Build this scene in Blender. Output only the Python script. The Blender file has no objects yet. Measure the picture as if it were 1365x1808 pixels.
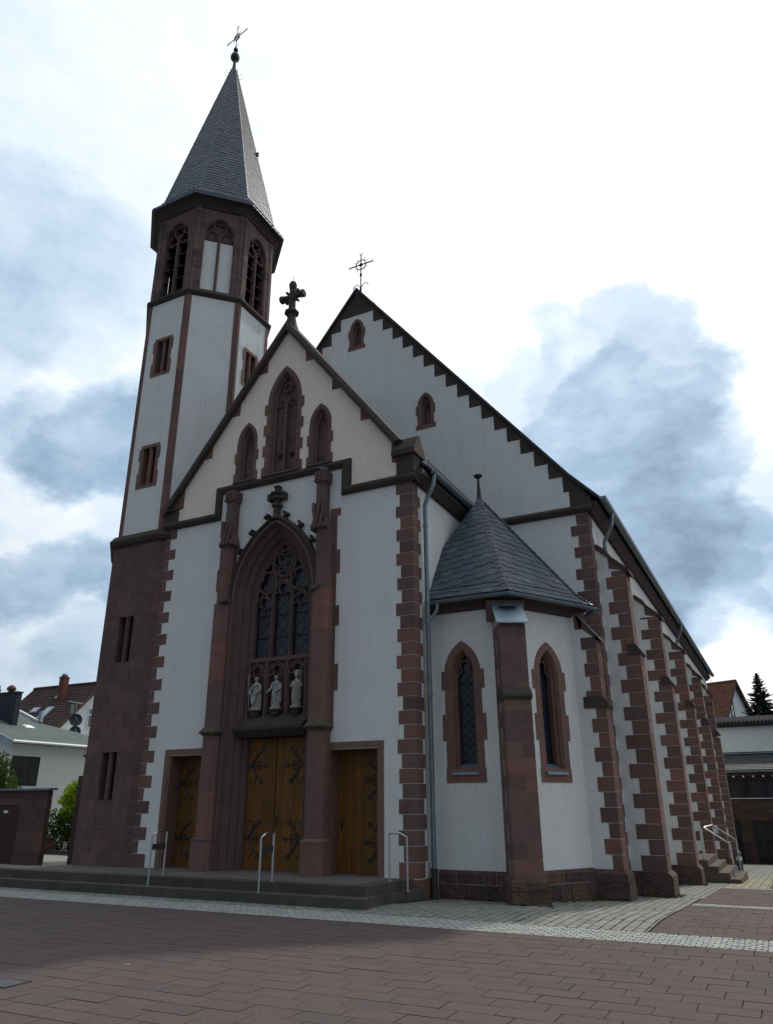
import bpy, math, random
from mathutils import Vector, Matrix
from mathutils.geometry import tessellate_polygon
random.seed(11)
SC = bpy.context.scene
COL = SC.collection
rad = math.radians
R2 = math.sqrt(.5)

# ------------------------------------------------------------------ camera
cam_d = bpy.data.cameras.new("camera"); cam = bpy.data.objects.new("camera", cam_d); COL.objects.link(cam)
R = Vector((0.89181002, 0.45238894, -0.00437436)); U = Vector((0.1689589, -0.324074, 0.93082165)); F = Vector((-0.4196758, 0.83085516, 0.36544757))
mw = Matrix(((R.x, U.x, -F.x, 10.8096), (R.y, U.y, -F.y, -15.0715), (R.z, U.z, -F.z, 1.7636), (0, 0, 0, 1)))
cam.matrix_world = mw
cam_d.sensor_fit = 'VERTICAL'; cam_d.sensor_height = 24.0; cam_d.lens = 24.0 * 1309.8 / 1808.0
cam_d.clip_end = 3000; cam_d.clip_start = .05
SC.camera = cam

# ------------------------------------------------------------------ sun, sky, exposure
SUNV = Vector((.17, .9, 1.0)).normalized()
sun_d = bpy.data.lights.new("sun", 'SUN'); sun_d.energy = 1.9; sun_d.angle = rad(2.6); sun_d.color = (1.0, .94, .85)
sun = bpy.data.objects.new("sun", sun_d); COL.objects.link(sun)
sun.rotation_euler = SUNV.to_track_quat('Z', 'Y').to_euler()
sun.location = (20, 60, 80)
SC.view_settings.view_transform = 'Standard'; SC.view_settings.look = 'None'; SC.view_settings.exposure = 0.2; SC.view_settings.gamma = 1.0
SC.render.engine = 'CYCLES'

W = bpy.data.worlds.new("World"); SC.world = W; W.use_nodes = True
nt = W.node_tree; nt.nodes.clear()
def wn(t, **k):
    n = nt.nodes.new(t)
    for a, b in k.items(): setattr(n, a, b)
    return n
def wl(a, b): nt.links.new(a, b)
def wmath(op, a, b=None, c=None):
    n = wn('ShaderNodeMath', operation=op)
    for i, x in enumerate((a, b, c)):
        if x is None: continue
        if isinstance(x, (int, float)): n.inputs[i].default_value = x
        else: wl(x, n.inputs[i])
    return n.outputs[0]
def wmap(v, a, b, c, d, smooth=True):
    n = wn('ShaderNodeMapRange', interpolation_type='SMOOTHSTEP' if smooth else 'LINEAR')
    wl(v, n.inputs[0])
    for i, x in enumerate((a, b, c, d)): n.inputs[i + 1].default_value = x
    return n.outputs[0]
tc = wn('ShaderNodeTexCoord')
dirn = wn('ShaderNodeVectorMath', operation='NORMALIZE'); wl(tc.outputs['Generated'], dirn.inputs[0])
def wnoise(scale, detail, rough, stretch=(1, 1, 1.6), off=(0, 0, 0)):
    mp = wn('ShaderNodeMapping'); wl(dirn.outputs[0], mp.inputs[0]); mp.inputs['Scale'].default_value = stretch; mp.inputs['Location'].default_value = off
    n = wn('ShaderNodeTexNoise'); wl(mp.outputs[0], n.inputs['Vector'])
    n.inputs['Scale'].default_value = scale; n.inputs['Detail'].default_value = detail; n.inputs['Roughness'].default_value = rough
    return n
warp = wnoise(7.0, 10, .62)
ws = wn('ShaderNodeVectorMath', operation='SUBTRACT'); wl(warp.outputs['Color'], ws.inputs[0]); ws.inputs[1].default_value = (.5, .5, .5)
wsc = wn('ShaderNodeVectorMath', operation='SCALE'); wl(ws.outputs[0], wsc.inputs[0]); wsc.inputs['Scale'].default_value = .13
wd = wn('ShaderNodeVectorMath', operation='ADD'); wl(dirn.outputs[0], wd.inputs[0]); wl(wsc.outputs[0], wd.inputs[1])
wdn = wn('ShaderNodeVectorMath', operation='NORMALIZE'); wl(wd.outputs[0], wdn.inputs[0])
# cloud masses and gaps of light: direction, outer angle, inner angle (deg), amount
CLOUDS = [((-0.164, 0.814, 0.558), 3.2, 1.9, 0.36), ((-0.162, 0.835, 0.526), 4.2, 2.4, 0.36), ((-0.099, 0.825, 0.556), 3.9, 2.3, 0.40), ((-0.057, 0.844, 0.534), 3.8, 2.2, 0.44), ((-0.023, 0.871, 0.490), 4.5, 2.6, 0.48), ((-0.105, 0.878, 0.467), 7.1, 4.1, 0.58), ((-0.056, 0.893, 0.446), 6.1, 3.6, 0.60), ((-0.217, 0.838, 0.501), 4.5, 2.6, 0.30), ((-0.265, 0.821, 0.506), 3.6, 2.1, 0.18), ((-0.170, 0.890, 0.423), 5.7, 3.3, 0.58), ((-0.024, 0.916, 0.401), 4.9, 2.8, 0.56), ((-0.126, 0.923, 0.363), 6.6, 3.8, 0.60), ((-0.059, 0.946, 0.320), 6.9, 4.0, 0.66), ((-0.145, 0.944, 0.296), 4.9, 2.9, 0.60), ((0.013, 0.957, 0.290), 4.3, 2.5, 0.56), ((-0.094, 0.967, 0.235), 6.0, 3.5, 0.66), ((-0.022, 0.972, 0.234), 4.1, 2.4, 0.62), ((0.047, 0.931, 0.362), 3.4, 2.0, 0.34), ((0.019, 0.975, 0.223), 2.6, 1.5, 0.52), ((-0.170, 0.855, 0.489), 5.2, 3.0, 0.40), ((-0.672, 0.428, 0.605), 7.3, 3.3, 0.32), ((-0.634, 0.486, 0.601), 6.9, 3.1, 0.33), ((-0.710, 0.458, 0.535), 4.8, 2.0, 0.33), ((-0.666, 0.509, 0.545), 5.4, 2.3, 0.26), ((-0.599, 0.523, 0.607), 4.7, 1.8, 0.24), ((-0.734, 0.399, 0.550), 7.4, 3.5, 0.32), ((-0.686, 0.582, 0.437), 5.2, 2.2, 0.47), ((-0.728, 0.555, 0.403), 4.3, 1.9, 0.44), ((-0.660, 0.615, 0.430), 5.6, 2.2, 0.47), ((-0.741, 0.521, 0.422), 4.0, 1.8, 0.30), ((-0.748, 0.500, 0.437), 2.4, 0.9, 0.28), ((-0.628, 0.627, 0.461), 3.6, 1.6, 0.44), ((-0.765, 0.590, 0.258), 3.6, 1.5, 0.42), ((-0.735, 0.622, 0.270), 3.4, 1.4, 0.40), ((-0.789, 0.564, 0.244), 3.1, 1.3, 0.38), ((-0.714, 0.665, 0.219), 2.8, 1.0, 0.36), ((-0.756, 0.632, 0.174), 3.8, 1.4, 0.26), ((-0.701, 0.686, 0.193), 2.5, 1.0, 0.36), ((-0.030, 0.987, 0.155), 2.7, 1.6, 0.12), ((-0.415, 0.465, 0.782), 10.9, 2.2, 0.10), ((-0.581, 0.375, 0.722), 11.7, 2.8, 0.15), ((-0.536, 0.493, 0.685), 7.6, 2.3, 0.12), ((-0.242, 0.666, 0.706), 6.9, 4.0, 0.08), ((-0.414, 0.629, 0.658), 6.6, 1.6, 0.10), ((-0.442, 0.678, 0.588), 2.7, 1.0, 0.08)]
GAPS = [((-0.149, 0.822, 0.549), 2.3, 0.5, 0.10), ((-0.039, 0.867, 0.496), 1.8, 0.4, 0.10), ((0.047, 0.904, 0.425), 3.0, 0.8, 0.22), ((-0.000, 0.934, 0.358), 1.2, 0.3, 0.10), ((-0.704, 0.530, 0.472), 4.5, 1.2, 0.10), ((-0.757, 0.572, 0.317), 4.4, 1.5, 0.12), ((-0.039, 0.984, 0.176), 3.8, 1.4, 0.28), ((0.003, 0.986, 0.166), 3.6, 1.6, 0.20)]
def masses(L, op):
    acc = None
    for d, ao, ai, amt in L:
        v = Vector(d).normalized()
        dt = wn('ShaderNodeVectorMath', operation='DOT_PRODUCT'); wl(wdn.outputs[0], dt.inputs[0]); dt.inputs[1].default_value = v
        m = wmap(dt.outputs['Value'], math.cos(rad(ao)), math.cos(rad(ai)), 0, amt)
        if acc is None: acc = m
        elif op == 'ADD': acc = wmath('ADD', acc, m)
        else: acc = wmath('SMOOTH_MAX', acc, m, .08)
    return acc
acc = wmath('SUBTRACT', masses(CLOUDS, 'MAX'), masses(GAPS, 'ADD'))
n1 = wnoise(3.2, 9, .58, (1, 1, 2.2), (3.1, 1.7, .4))
n2 = wnoise(9.0, 8, .6, (1, 1, 2.0), (7.7, 2.2, 5))
# brightness towards the sun, darker away from it
sd = wn('ShaderNodeVectorMath', operation='DOT_PRODUCT'); wl(dirn.outputs[0], sd.inputs[0]); sd.inputs[1].default_value = SUNV
sunside = wmap(sd.outputs['Value'], .15, .96, 0, 1)
base = wmath('MULTIPLY_ADD', sunside, .30, .77)
f1 = wmath('MULTIPLY', wmap(n1.outputs['Fac'], .38, .70, -.03, .15), wmath('SUBTRACT', 1.05, sunside))
f2 = wmath('MULTIPLY', wmap(n2.outputs['Fac'], .35, .75, -.07, .10), wmath('MULTIPLY_ADD', sunside, -.6, 1.0))
n3 = wnoise(7.0, 9, .62, (1, 1, 1.9), (1.3, 9.2, 2.5))
inner = wmath('ADD', wmap(n1.outputs['Fac'], .3, .7, .88, 1.12, False), wmap(n3.outputs['Fac'], .3, .7, -.26, .26, False))
acc2 = wmath('MULTIPLY', acc, inner)
tval = wmath('SUBTRACT', wmath('SUBTRACT', wmath('SUBTRACT', base, acc2), f1), f2)
ramp = wn('ShaderNodeValToRGB'); wl(tval, ramp.inputs[0])
cr = ramp.color_ramp
cr.elements[0].position = 0.0; cr.elements[0].color = (.12, .18, .25, 1)
cr.elements[1].position = 1.0; cr.elements[1].color = (1.0, 1.0, 1.0, 1)
for pos, c in ((.25, (.19, .285, .39, 1)), (.45, (.34, .475, .635, 1)), (.62, (.53, .665, .81, 1)), (.78, (.72, .83, .94, 1)), (.9, (.87, .945, 1.0, 1))):
    e = cr.elements.new(pos); e.color = c
sky = wn('ShaderNodeTexSky'); sky.sky_type = 'NISHITA'; sky.sun_disc = False
sky.sun_elevation = math.asin(SUNV.z); sky.sun_rotation = math.atan2(SUNV.x, SUNV.y); sky.dust_density = 2.0
sks = wn('ShaderNodeVectorMath', operation='SCALE'); wl(sky.outputs[0], sks.inputs[0]); sks.inputs['Scale'].default_value = .09
# thickness of cloud away from the sun: a dim overcast at the photographer's back
back = wmap(sd.outputs['Value'], -.10, .72, .425, 1.0)
cl = wn('ShaderNodeVectorMath', operation='SCALE'); wl(ramp.outputs[0], cl.inputs[0]); wl(back, cl.inputs['Scale'])
mixn = wn('ShaderNodeMix', data_type='RGBA'); mixn.inputs[0].default_value = .92
wl(sks.outputs[0], mixn.inputs[6]); wl(cl.outputs[0], mixn.inputs[7])
bg = wn('ShaderNodeBackground'); wl(mixn.outputs[2], bg.inputs[0]); bg.inputs[1].default_value = 1.0
wo = wn('ShaderNodeOutputWorld'); wl(bg.outputs[0], wo.inputs[0])

# ------------------------------------------------------------------ materials
def mat(name, col, rough=.85, col2=None, nscale=3.0, bump=.0, bscale=40.0, metal=0.0, spec=.3, attr=None, extra=None, detail=6, stops=None, bdist=.02):
    m = bpy.data.materials.new(name); m.use_nodes = True
    t = m.node_tree; b = t.nodes['Principled BSDF']
    b.inputs['Roughness'].default_value = rough; b.inputs['Metallic'].default_value = metal; b.inputs['Specular IOR Level'].default_value = spec
    tcn = t.nodes.new('ShaderNodeTexCoord')
    no = t.nodes.new('ShaderNodeTexNoise'); no.inputs['Scale'].default_value = nscale; no.inputs['Detail'].default_value = detail; no.inputs['Roughness'].default_value = .62
    t.links.new(tcn.outputs['Object'], no.inputs['Vector'])
    mx = t.nodes.new('ShaderNodeMix'); mx.data_type = 'RGBA'
    rm = t.nodes.new('ShaderNodeMapRange'); rm.inputs[1].default_value = .3; rm.inputs[2].default_value = .7; t.links.new(no.outputs['Fac'], rm.inputs[0])
    t.links.new(rm.outputs[0], mx.inputs[0])
    c2 = col2 if col2 else tuple(x * .82 for x in col)
    mx.inputs[6].default_value = (*col, 1); mx.inputs[7].default_value = (*c2, 1)
    out = mx.outputs[2]
    if attr:
        at = t.nodes.new('ShaderNodeAttribute'); at.attribute_name = 'rnd'
        rp = t.nodes.new('ShaderNodeValToRGB'); t.links.new(at.outputs['Fac'], rp.inputs[0])
        st = attr
        rp.color_ramp.elements[0].color = (*st[0], 1); rp.color_ramp.elements[1].color = (*st[-1], 1)
        for i, c in enumerate(st[1:-1]):
            e = rp.color_ramp.elements.new((i + 1) / (len(st) - 1)); e.color = (*c, 1)
        mu = t.nodes.new('ShaderNodeMix'); mu.data_type = 'RGBA'; mu.blend_type = 'MULTIPLY'; mu.inputs[0].default_value = 1.0
        t.links.new(out, mu.inputs[6]); t.links.new(rp.outputs[0], mu.inputs[7]); out = mu.outputs[2]
    t.links.new(out, b.inputs['Base Color'])
    if bump:
        bn = t.nodes.new('ShaderNodeTexNoise'); bn.inputs['Scale'].default_value = bscale; bn.inputs['Detail'].default_value = 3
        t.links.new(tcn.outputs['Object'], bn.inputs['Vector'])
        bp = t.nodes.new('ShaderNodeBump'); bp.inputs['Strength'].default_value = bump; bp.inputs['Distance'].default_value = bdist
        t.links.new(bn.outputs['Fac'], bp.inputs['Height']); t.links.new(bp.outputs[0], b.inputs['Normal'])
    if extra: extra(t, b, tcn, out)
    return m
STV = [(.62, .66, .68), (1.0, .90, .86), (.80, .78, .80), (1.22, .98, .90), (.9, .88, .88), (.70, .68, .68), (1.10, .92, .84)]
def streaks(amount, scale=(1.4, 1.4, .14), col=(.30, .29, .26), grain=True):
    def f(t, b, tcn, out):
        if grain:
            g = t.nodes.new('ShaderNodeTexNoise'); g.inputs['Scale'].default_value = 17; g.inputs['Detail'].default_value = 8; g.inputs['Roughness'].default_value = .8; t.links.new(tcn.outputs['Object'], g.inputs['Vector'])
            gm = t.nodes.new('ShaderNodeMapRange'); gm.inputs[1].default_value = .3; gm.inputs[2].default_value = .7; gm.inputs[3].default_value = .84; gm.inputs[4].default_value = 1.12; t.links.new(g.outputs['Fac'], gm.inputs[0])
            gs = t.nodes.new('ShaderNodeVectorMath'); gs.operation = 'SCALE'; t.links.new(out, gs.inputs[0]); t.links.new(gm.outputs[0], gs.inputs['Scale']); out = gs.outputs[0]
        mp = t.nodes.new('ShaderNodeMapping'); mp.inputs['Scale'].default_value = scale; t.links.new(tcn.outputs['Object'], mp.inputs[0])
        n = t.nodes.new('ShaderNodeTexNoise'); n.inputs['Scale'].default_value = 2.2; n.inputs['Detail'].default_value = 7; n.inputs['Roughness'].default_value = .65
        t.links.new(mp.outputs[0], n.inputs['Vector'])
        r = t.nodes.new('ShaderNodeMapRange'); r.inputs[1].default_value = .52; r.inputs[2].default_value = .82; r.inputs[4].default_value = amount; t.links.new(n.outputs['Fac'], r.inputs[0])
        x = t.nodes.new('ShaderNodeMix'); x.data_type = 'RGBA'; t.links.new(r.outputs[0], x.inputs[0]); t.links.new(out, x.inputs[6]); x.inputs[7].default_value = (*col, 1)
        t.links.new(x.outputs[2], b.inputs['Base Color'])
    return f
def ashlar_uv(bw, bh):
    def f(t, b, tcn, out):
        br = t.nodes.new('ShaderNodeTexBrick'); t.links.new(tcn.outputs['UV'], br.inputs['Vector'])
        br.inputs['Scale'].default_value = 1.0; br.inputs['Brick Width'].default_value = bw; br.inputs['Row Height'].default_value = bh; br.inputs['Mortar Size'].default_value = .006
        br.inputs['Color1'].default_value = (.72, .72, .74, 1); br.inputs['Color2'].default_value = (1.2, 1.1, 1.05, 1); br.inputs['Mortar'].default_value = (2.0, 2.1, 2.1, 1)
        mu = t.nodes.new('ShaderNodeMix'); mu.data_type = 'RGBA'; mu.blend_type = 'MULTIPLY'; mu.inputs[0].default_value = 1
        t.links.new(out, mu.inputs[6]); t.links.new(br.outputs['Color'], mu.inputs[7]); t.links.new(mu.outputs[2], b.inputs['Base Color'])
    return f
def planks(w, axis=0):
    def f(t, b, tcn, out):
        sp = t.nodes.new('ShaderNodeSeparateXYZ'); t.links.new(tcn.outputs['UV'], sp.inputs[0])
        dv = t.nodes.new('ShaderNodeMath'); dv.operation = 'DIVIDE'; dv.inputs[1].default_value = w; t.links.new(sp.outputs[axis], dv.inputs[0])
        fr = t.nodes.new('ShaderNodeMath'); fr.operation = 'FRACT'; t.links.new(dv.outputs[0], fr.inputs[0])
        fl = t.nodes.new('ShaderNodeMath'); fl.operation = 'FLOOR'; t.links.new(dv.outputs[0], fl.inputs[0])
        wn_ = t.nodes.new('ShaderNodeTexWhiteNoise'); wn_.noise_dimensions = '1D'; t.links.new(fl.outputs[0], wn_.inputs['W'])
        gap = t.nodes.new('ShaderNodeMapRange'); gap.inputs[1].default_value = .0; gap.inputs[2].default_value = .07; gap.inputs[3].default_value = .25; t.links.new(fr.outputs[0], gap.inputs[0])
        v = t.nodes.new('ShaderNodeMath'); v.operation = 'MULTIPLY_ADD'; v.inputs[1].default_value = .35; v.inputs[2].default_value = .8; t.links.new(wn_.outputs[0], v.inputs[0])
        mp = t.nodes.new('ShaderNodeMapping'); mp.inputs['Scale'].default_value = (30, 1.5, 1.5); t.links.new(tcn.outputs['UV'], mp.inputs[0])
        g = t.nodes.new('ShaderNodeTexNoise'); g.inputs['Scale'].default_value = 1.0; g.inputs['Detail'].default_value = 5; t.links.new(mp.outputs[0], g.inputs['Vector'])
        gm = t.nodes.new('ShaderNodeMapRange'); gm.inputs[1].default_value = .3; gm.inputs[2].default_value = .7; gm.inputs[3].default_value = .7; gm.inputs[4].default_value = 1.15; t.links.new(g.outputs['Fac'], gm.inputs[0])
        m1 = t.nodes.new('ShaderNodeMath'); m1.operation = 'MULTIPLY'; t.links.new(gap.outputs[0], m1.inputs[0]); t.links.new(v.outputs[0], m1.inputs[1])
        m2 = t.nodes.new('ShaderNodeMath'); m2.operation = 'MULTIPLY'; t.links.new(m1.outputs[0], m2.inputs[0]); t.links.new(gm.outputs[0], m2.inputs[1])
        x = t.nodes.new('ShaderNodeVectorMath'); x.operation = 'SCALE'; t.links.new(out, x.inputs[0]); t.links.new(m2.outputs[0], x.inputs['Scale'])
        t.links.new(x.outputs[0], b.inputs['Base Color'])
    return f
SB = (.205, .125, .112)     # red sandstone
M = {}
M['stone'] = mat('red_sandstone', SB, .9, (.150, .096, .088), 5, .35, 60, attr=STV, extra=None)
M['stone_warm'] = mat('warm_sandstone_trim', (.215, .135, .112), .9, (.158, .102, .088), 5, .35, 60, attr=[(.82, .82, .84), (1.0, .96, .94), (1.15, 1.0, .95), (.92, .9, .9)])
M['stone_plain'] = mat('red_sandstone_plain', (.158, .100, .092), .9, (.114, .075, .070), 4, .3, 60)
M['stone_dark'] = mat('weathered_sandstone', (.082, .058, .052), .9, (.050, .042, .036), 3, .4, 50)
M['ashlar'] = mat('red_sandstone_ashlar', (.140, .094, .088), .9, (.10, .071, .068), 4, .3, 60, extra=ashlar_uv(.5, .42))
M['base'] = mat('sandstone_tower_base', (.192, .124, .114), .92, (.132, .088, .082), 4, .45, 50, attr=[(.70, .68, .71), (.86, .79, .79), (.78, .76, .78), (1.02, .88, .86), (.82, .74, .74), (.72, .71, .71), (.96, .82, .80)])
M['mosscap'] = mat('lichened_stone', (.115, .10, .07), .95, (.075, .06, .05), 6, .4, 60)
M['moss'] = mat('mossy_stone', (.050, .052, .022), .95, (.062, .050, .040), 6, .5, 60)
M['mortar'] = mat('lime_mortar', (.40, .36, .335), .95, (.31, .275, .255), 9)
M['plaster'] = mat('white_render', (.75, .75, .725), .95, (.69, .69, .665), 1.2, .55, 46, extra=streaks(.34, (1.8, 1.8, .16), (.44, .45, .43)), bdist=.018)
M['plaster_cream'] = mat('cream_render', (.87, .765, .655), .95, (.81, .70, .585), 1.4, .55, 46, extra=streaks(.28, (2.2, 2.2, .12), (.55, .46, .38)), bdist=.018)
M['plaster_dirty'] = mat('sooty_render', (.70, .735, .745), .95, (.62, .66, .66), 1.2, .45, 46, extra=streaks(.85, (1.1, 1.1, .5), (.17, .18, .17)), bdist=.018)
M['slate'] = mat('natural_slate', (.068, .086, .116), .5, (.050, .064, .086), 5, .25, 30, spec=.5, attr=[(.55, .6, .66), (1, 1, 1), (.78, .9, .86), (1.5, 1.42, 1.4), (.85, .85, .95), (1.2, 1.2, 1.25)])
M['slate_roof'] = mat('dark_roof_tiles', (.05, .05, .055), .7, (.035, .035, .04), 6, .4, 20)
M['zinc'] = mat('weathered_zinc', (.22, .28, .31), .5, (.15, .19, .215), 6, .1, 40, metal=.55)
M['zinc_blue'] = mat('blue_zinc_flashing', (.20, .30, .38), .42, (.28, .36, .40), 5, .15, 12, metal=.6)
M['wood'] = mat('oiled_oak_boards', (.215, .092, .018), .6, (.15, .063, .012), 3, .1, 60, extra=planks(.115))
M['iron'] = mat('black_wrought_iron', (.032, .032, .033), .55, (.035, .035, .035), 20, spec=.4)
M['iron_fine'] = mat('dark_iron_rod', (.05, .045, .055), .6)
M['gilt'] = mat('gilded_iron', (.34, .22, .15), .45, (.2, .14, .12), 20, metal=.4)
M['glass'] = mat('dark_leaded_glass', (.006, .007, .018), .3, (.016, .019, .036), 4, .35, 5, spec=.45)
M['lead'] = mat('lead_cames', (.012, .013, .016), .6)
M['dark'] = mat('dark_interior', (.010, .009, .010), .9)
M['louvre'] = mat('louvre_board', (.035, .028, .025), .8)
M['statue'] = mat('pale_limestone', (.41, .395, .365), .9, (.27, .265, .245), 14, .2, 80)
M['steel'] = mat('brushed_steel', (.56, .57, .58), .36, (.48, .49, .50), 30, metal=1.0)
M['step'] = mat('grey_stone_step', (.098, .088, .074), .9, (.060, .055, .045), 2.5, .4, 40, attr=[(.8, .8, .8), (1.1, 1.1, 1.05), (.92, .95, .9)])
M['steptop'] = mat('platform_stone', (.15, .135, .128), .9, (.11, .10, .095), 2, .3, 40)
M['paver'] = mat('red_concrete_pavers', (.152, .115, .111), .92, (.072, .056, .054), 38, .9, 160, attr=[(.88, .90, .92), (1.02, .98, .98), (.94, .97, .97), (1.07, 1.03, 1.03)], detail=10, bdist=.012)
M['sett'] = mat('grey_setts', (.285, .29, .265), .92, (.19, .195, .175), 14, .6, 90, attr=[(.8, .82, .78), (1.05, 1.05, 1.02), (.92, .93, .92), (1.15, 1.14, 1.12)])
M['settw'] = mat('pale_setts', (.42, .43, .41), .92, (.31, .32, .30), 14, .6, 90, attr=[(.85, .85, .85), (1.08, 1.08, 1.06), (.95, .95, .95)])
M['setty'] = mat('yellowish_setts', (.33, .32, .22), .92, (.25, .24, .17), 14, .6, 90, attr=[(.85, .85, .85), (1.08, 1.08, 1.06), (.95, .95, .95)])
M['ground'] = mat('joint_sand', (.030, .025, .022), .95, (.045, .036, .030), 2, .3, 30)
M['plinth'] = mat('plinth_rubble', (.150, .092, .084), .95, (.070, .058, .048), 5, 1.0, 14, attr=STV, bdist=.06)

# ------------------------------------------------------------------ mesh builder
class MB:
    def __init__(s): s.v = []; s.f = []; s.mi = []; s.r = []; s.uv = []; s.M = Matrix.Identity(4)
    def add(s, verts, faces, mi=0, r=None):
        o = len(s.v); r = random.random() if r is None else r
        for p in verts:
            p = Vector(p); s.v.append(s.M @ p)
        for f in faces:
            s.f.append([i + o for i in f]); s.mi.append(mi); s.r.append(r)
            s.uv.append([(verts[i][0], verts[i][2]) if abs(verts[i][0]) < 1e8 else (0, 0) for i in f])
    def box(s, x0, x1, y0, y1, z0, z1, mi=0, r=None):
        v = [(x0, y0, z0), (x1, y0, z0), (x1, y1, z0), (x0, y1, z0), (x0, y0, z1), (x1, y0, z1), (x1, y1, z1), (x0, y1, z1)]
        s.add(v, [(0, 3, 2, 1), (4, 5, 6, 7), (0, 1, 5, 4), (1, 2, 6, 5), (2, 3, 7, 6), (3, 0, 4, 7)], mi, r)
    def prism(s, poly, a, b, axis='y', mi=0, r=None):
        # poly in the two other axes (x,z for 'y'; x,y for 'z'; y,z for 'x'), extruded from a to b
        def P(q, t):
            return (q[0], t, q[1]) if axis == 'y' else ((q[0], q[1], t) if axis == 'z' else (t, q[0], q[1]))
        n = len(poly); v = [P(q, a) for q in poly] + [P(q, b) for q in poly]
        f = [tuple(range(n)), tuple(range(2 * n - 1, n - 1, -1))] + [(i, (i + 1) % n, n + (i + 1) % n, n + i) for i in range(n)]
        s.add(v, f, mi, r)
    def plate(s, outer, holes=(), y=0.0, mi=0):
        loops = [[Vector((p[0], p[1], 0)) for p in L] for L in [outer] + list(holes)]
        flat = [p for L in loops for p in L]
        tris = tessellate_polygon(loops)
        s.add([(p.x, y, p.y) for p in flat], [tuple(t) for t in tris], mi, .5)
    def loft(s, rings, mi=0, closed=True, caps=False, r=None):
        n = len(rings[0]); v = [p for ring in rings for p in ring]; f = []
        for k in range(len(rings) - 1):
            for i in range(n if closed else n - 1):
                j = (i + 1) % n; f.append((k * n + i, k * n + j, (k + 1) * n + j, (k + 1) * n + i))
        if caps: f.append(tuple(range(n - 1, -1, -1))); f.append(tuple(range((len(rings) - 1) * n, len(rings) * n)))
        s.add(v, f, mi, r)
    def tube(s, pts, r, n=6, mi=0, closed=False, rads=None):
        pts = [Vector(p) for p in pts]; rings = []
        m = len(pts); prev = None
        for i, p in enumerate(pts):
            if closed: t = pts[(i + 1) % m] - pts[i - 1]
            else: t = pts[min(i + 1, m - 1)] - pts[max(i - 1, 0)]
            if t.length < 1e-9: t = Vector((0, 0, 1))
            t.normalize()
            if prev is None:
                a = Vector((0, 0, 1)) if abs(t.z) < .9 else Vector((0, 1, 0))
                u = t.cross(a).normalized()
            else:
                u = prev - t * prev.dot(t)
                u = u.normalized() if u.length > 1e-6 else t.orthogonal().normalized()
            prev = u; w = t.cross(u); rr = rads[i] if rads else r
            rings.append([tuple(p + (u * math.cos(2 * math.pi * k / n) + w * math.sin(2 * math.pi * k / n)) * rr) for k in range(n)])
        if closed: rings.append(rings[0])
        s.loft(rings, mi, True, not closed)
    def lathe(s, prof, cx, cy, n=12, mi=0, rot=0.0):
        rings = [[(cx + r_ * math.cos(2 * math.pi * k / n + rot), cy + r_ * math.sin(2 * math.pi * k / n + rot), z) for k in range(n)] for r_, z in prof]
        s.loft(rings, mi, True, True)
    def sweep(s, path, prof, N, closed=False, mi=0, r=None, caps=True):
        # path in a plane of normal N; profile (a,b): a along N x tangent, b along N
        path = [Vector(p) for p in path]; N = Vector(N).normalized(); rings = []; m = len(path)
        for i, p in enumerate(path):
            tp = (path[i] - path[i - 1]).normalized() if (i > 0 or closed) else None
            tn = (path[(i + 1) % m] - path[i]).normalized() if (i < m - 1 or closed) else None
            if tp is None: tp = tn
            if tn is None: tn = tp
            np_ = N.cross(tp); nn = N.cross(tn); b = (np_ + nn)
            b = b.normalized(); b = b / max(.2, b.dot(np_))
            rings.append([tuple(p + b * a + N * c) for a, c in prof])
        if closed: rings.append(rings[0])
        s.loft(rings, mi, True, caps and not closed, r)
    def build(s, name, mats, parent=None, label=None, smooth=False, kind=None, kw=None):
        me = bpy.data.meshes.new(name); me.from_pydata([tuple(v) for v in s.v], [], s.f)
        if not isinstance(mats, (list, tuple)): mats = [mats]
        for m in mats: me.materials.append(m)
        me.polygons.foreach_set('material_index', s.mi)
        a = me.attributes.new('rnd', 'FLOAT', 'FACE'); a.data.foreach_set('value', s.r)
        ul = me.uv_layers.new(name='UVMap'); flat = [c for f in s.uv for q in f for c in q]
        ul.data.foreach_set('uv', flat)
        if smooth: me.polygons.foreach_set('use_smooth', [True] * len(s.f))
        me.validate(); me.update()
        import bmesh
        bm = bmesh.new(); bm.from_mesh(me); bmesh.ops.recalc_face_normals(bm, faces=bm.faces); bm.to_mesh(me); bm.free()
        o = bpy.data.objects.new(name, me); COL.objects.link(o)
        if parent is not None: o.parent = parent
        if label: o['label'] = label
        if kind: o['kind'] = kind
        return o
def empty(name, label, cat, loc=(0, 0, 0), group=None):
    o = bpy.data.objects.new(name, None); COL.objects.link(o); o.location = loc; o.empty_display_size = .3
    o['label'] = label; o['category'] = cat
    if group: o['group'] = group
    return o
def tag(o, label, cat, group=None):
    o['label'] = label; o['category'] = cat
    if group: o['group'] = group
    return o
def frame(ox, oy, nx, ny, oz=0.0):
    # local x = to the viewer's right along the wall, y = into the wall, z = up
    l = math.hypot(nx, ny); nx /= l; ny /= l
    return Matrix(((-ny, -nx, 0, ox), (nx, -ny, 0, oy), (0, 0, 1, oz), (0, 0, 0, 1)))
ID = Matrix.Identity(4)
def zg(x, y): return -.0425 * max(0.0, min(y, 60.0) + 1.1)

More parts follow.
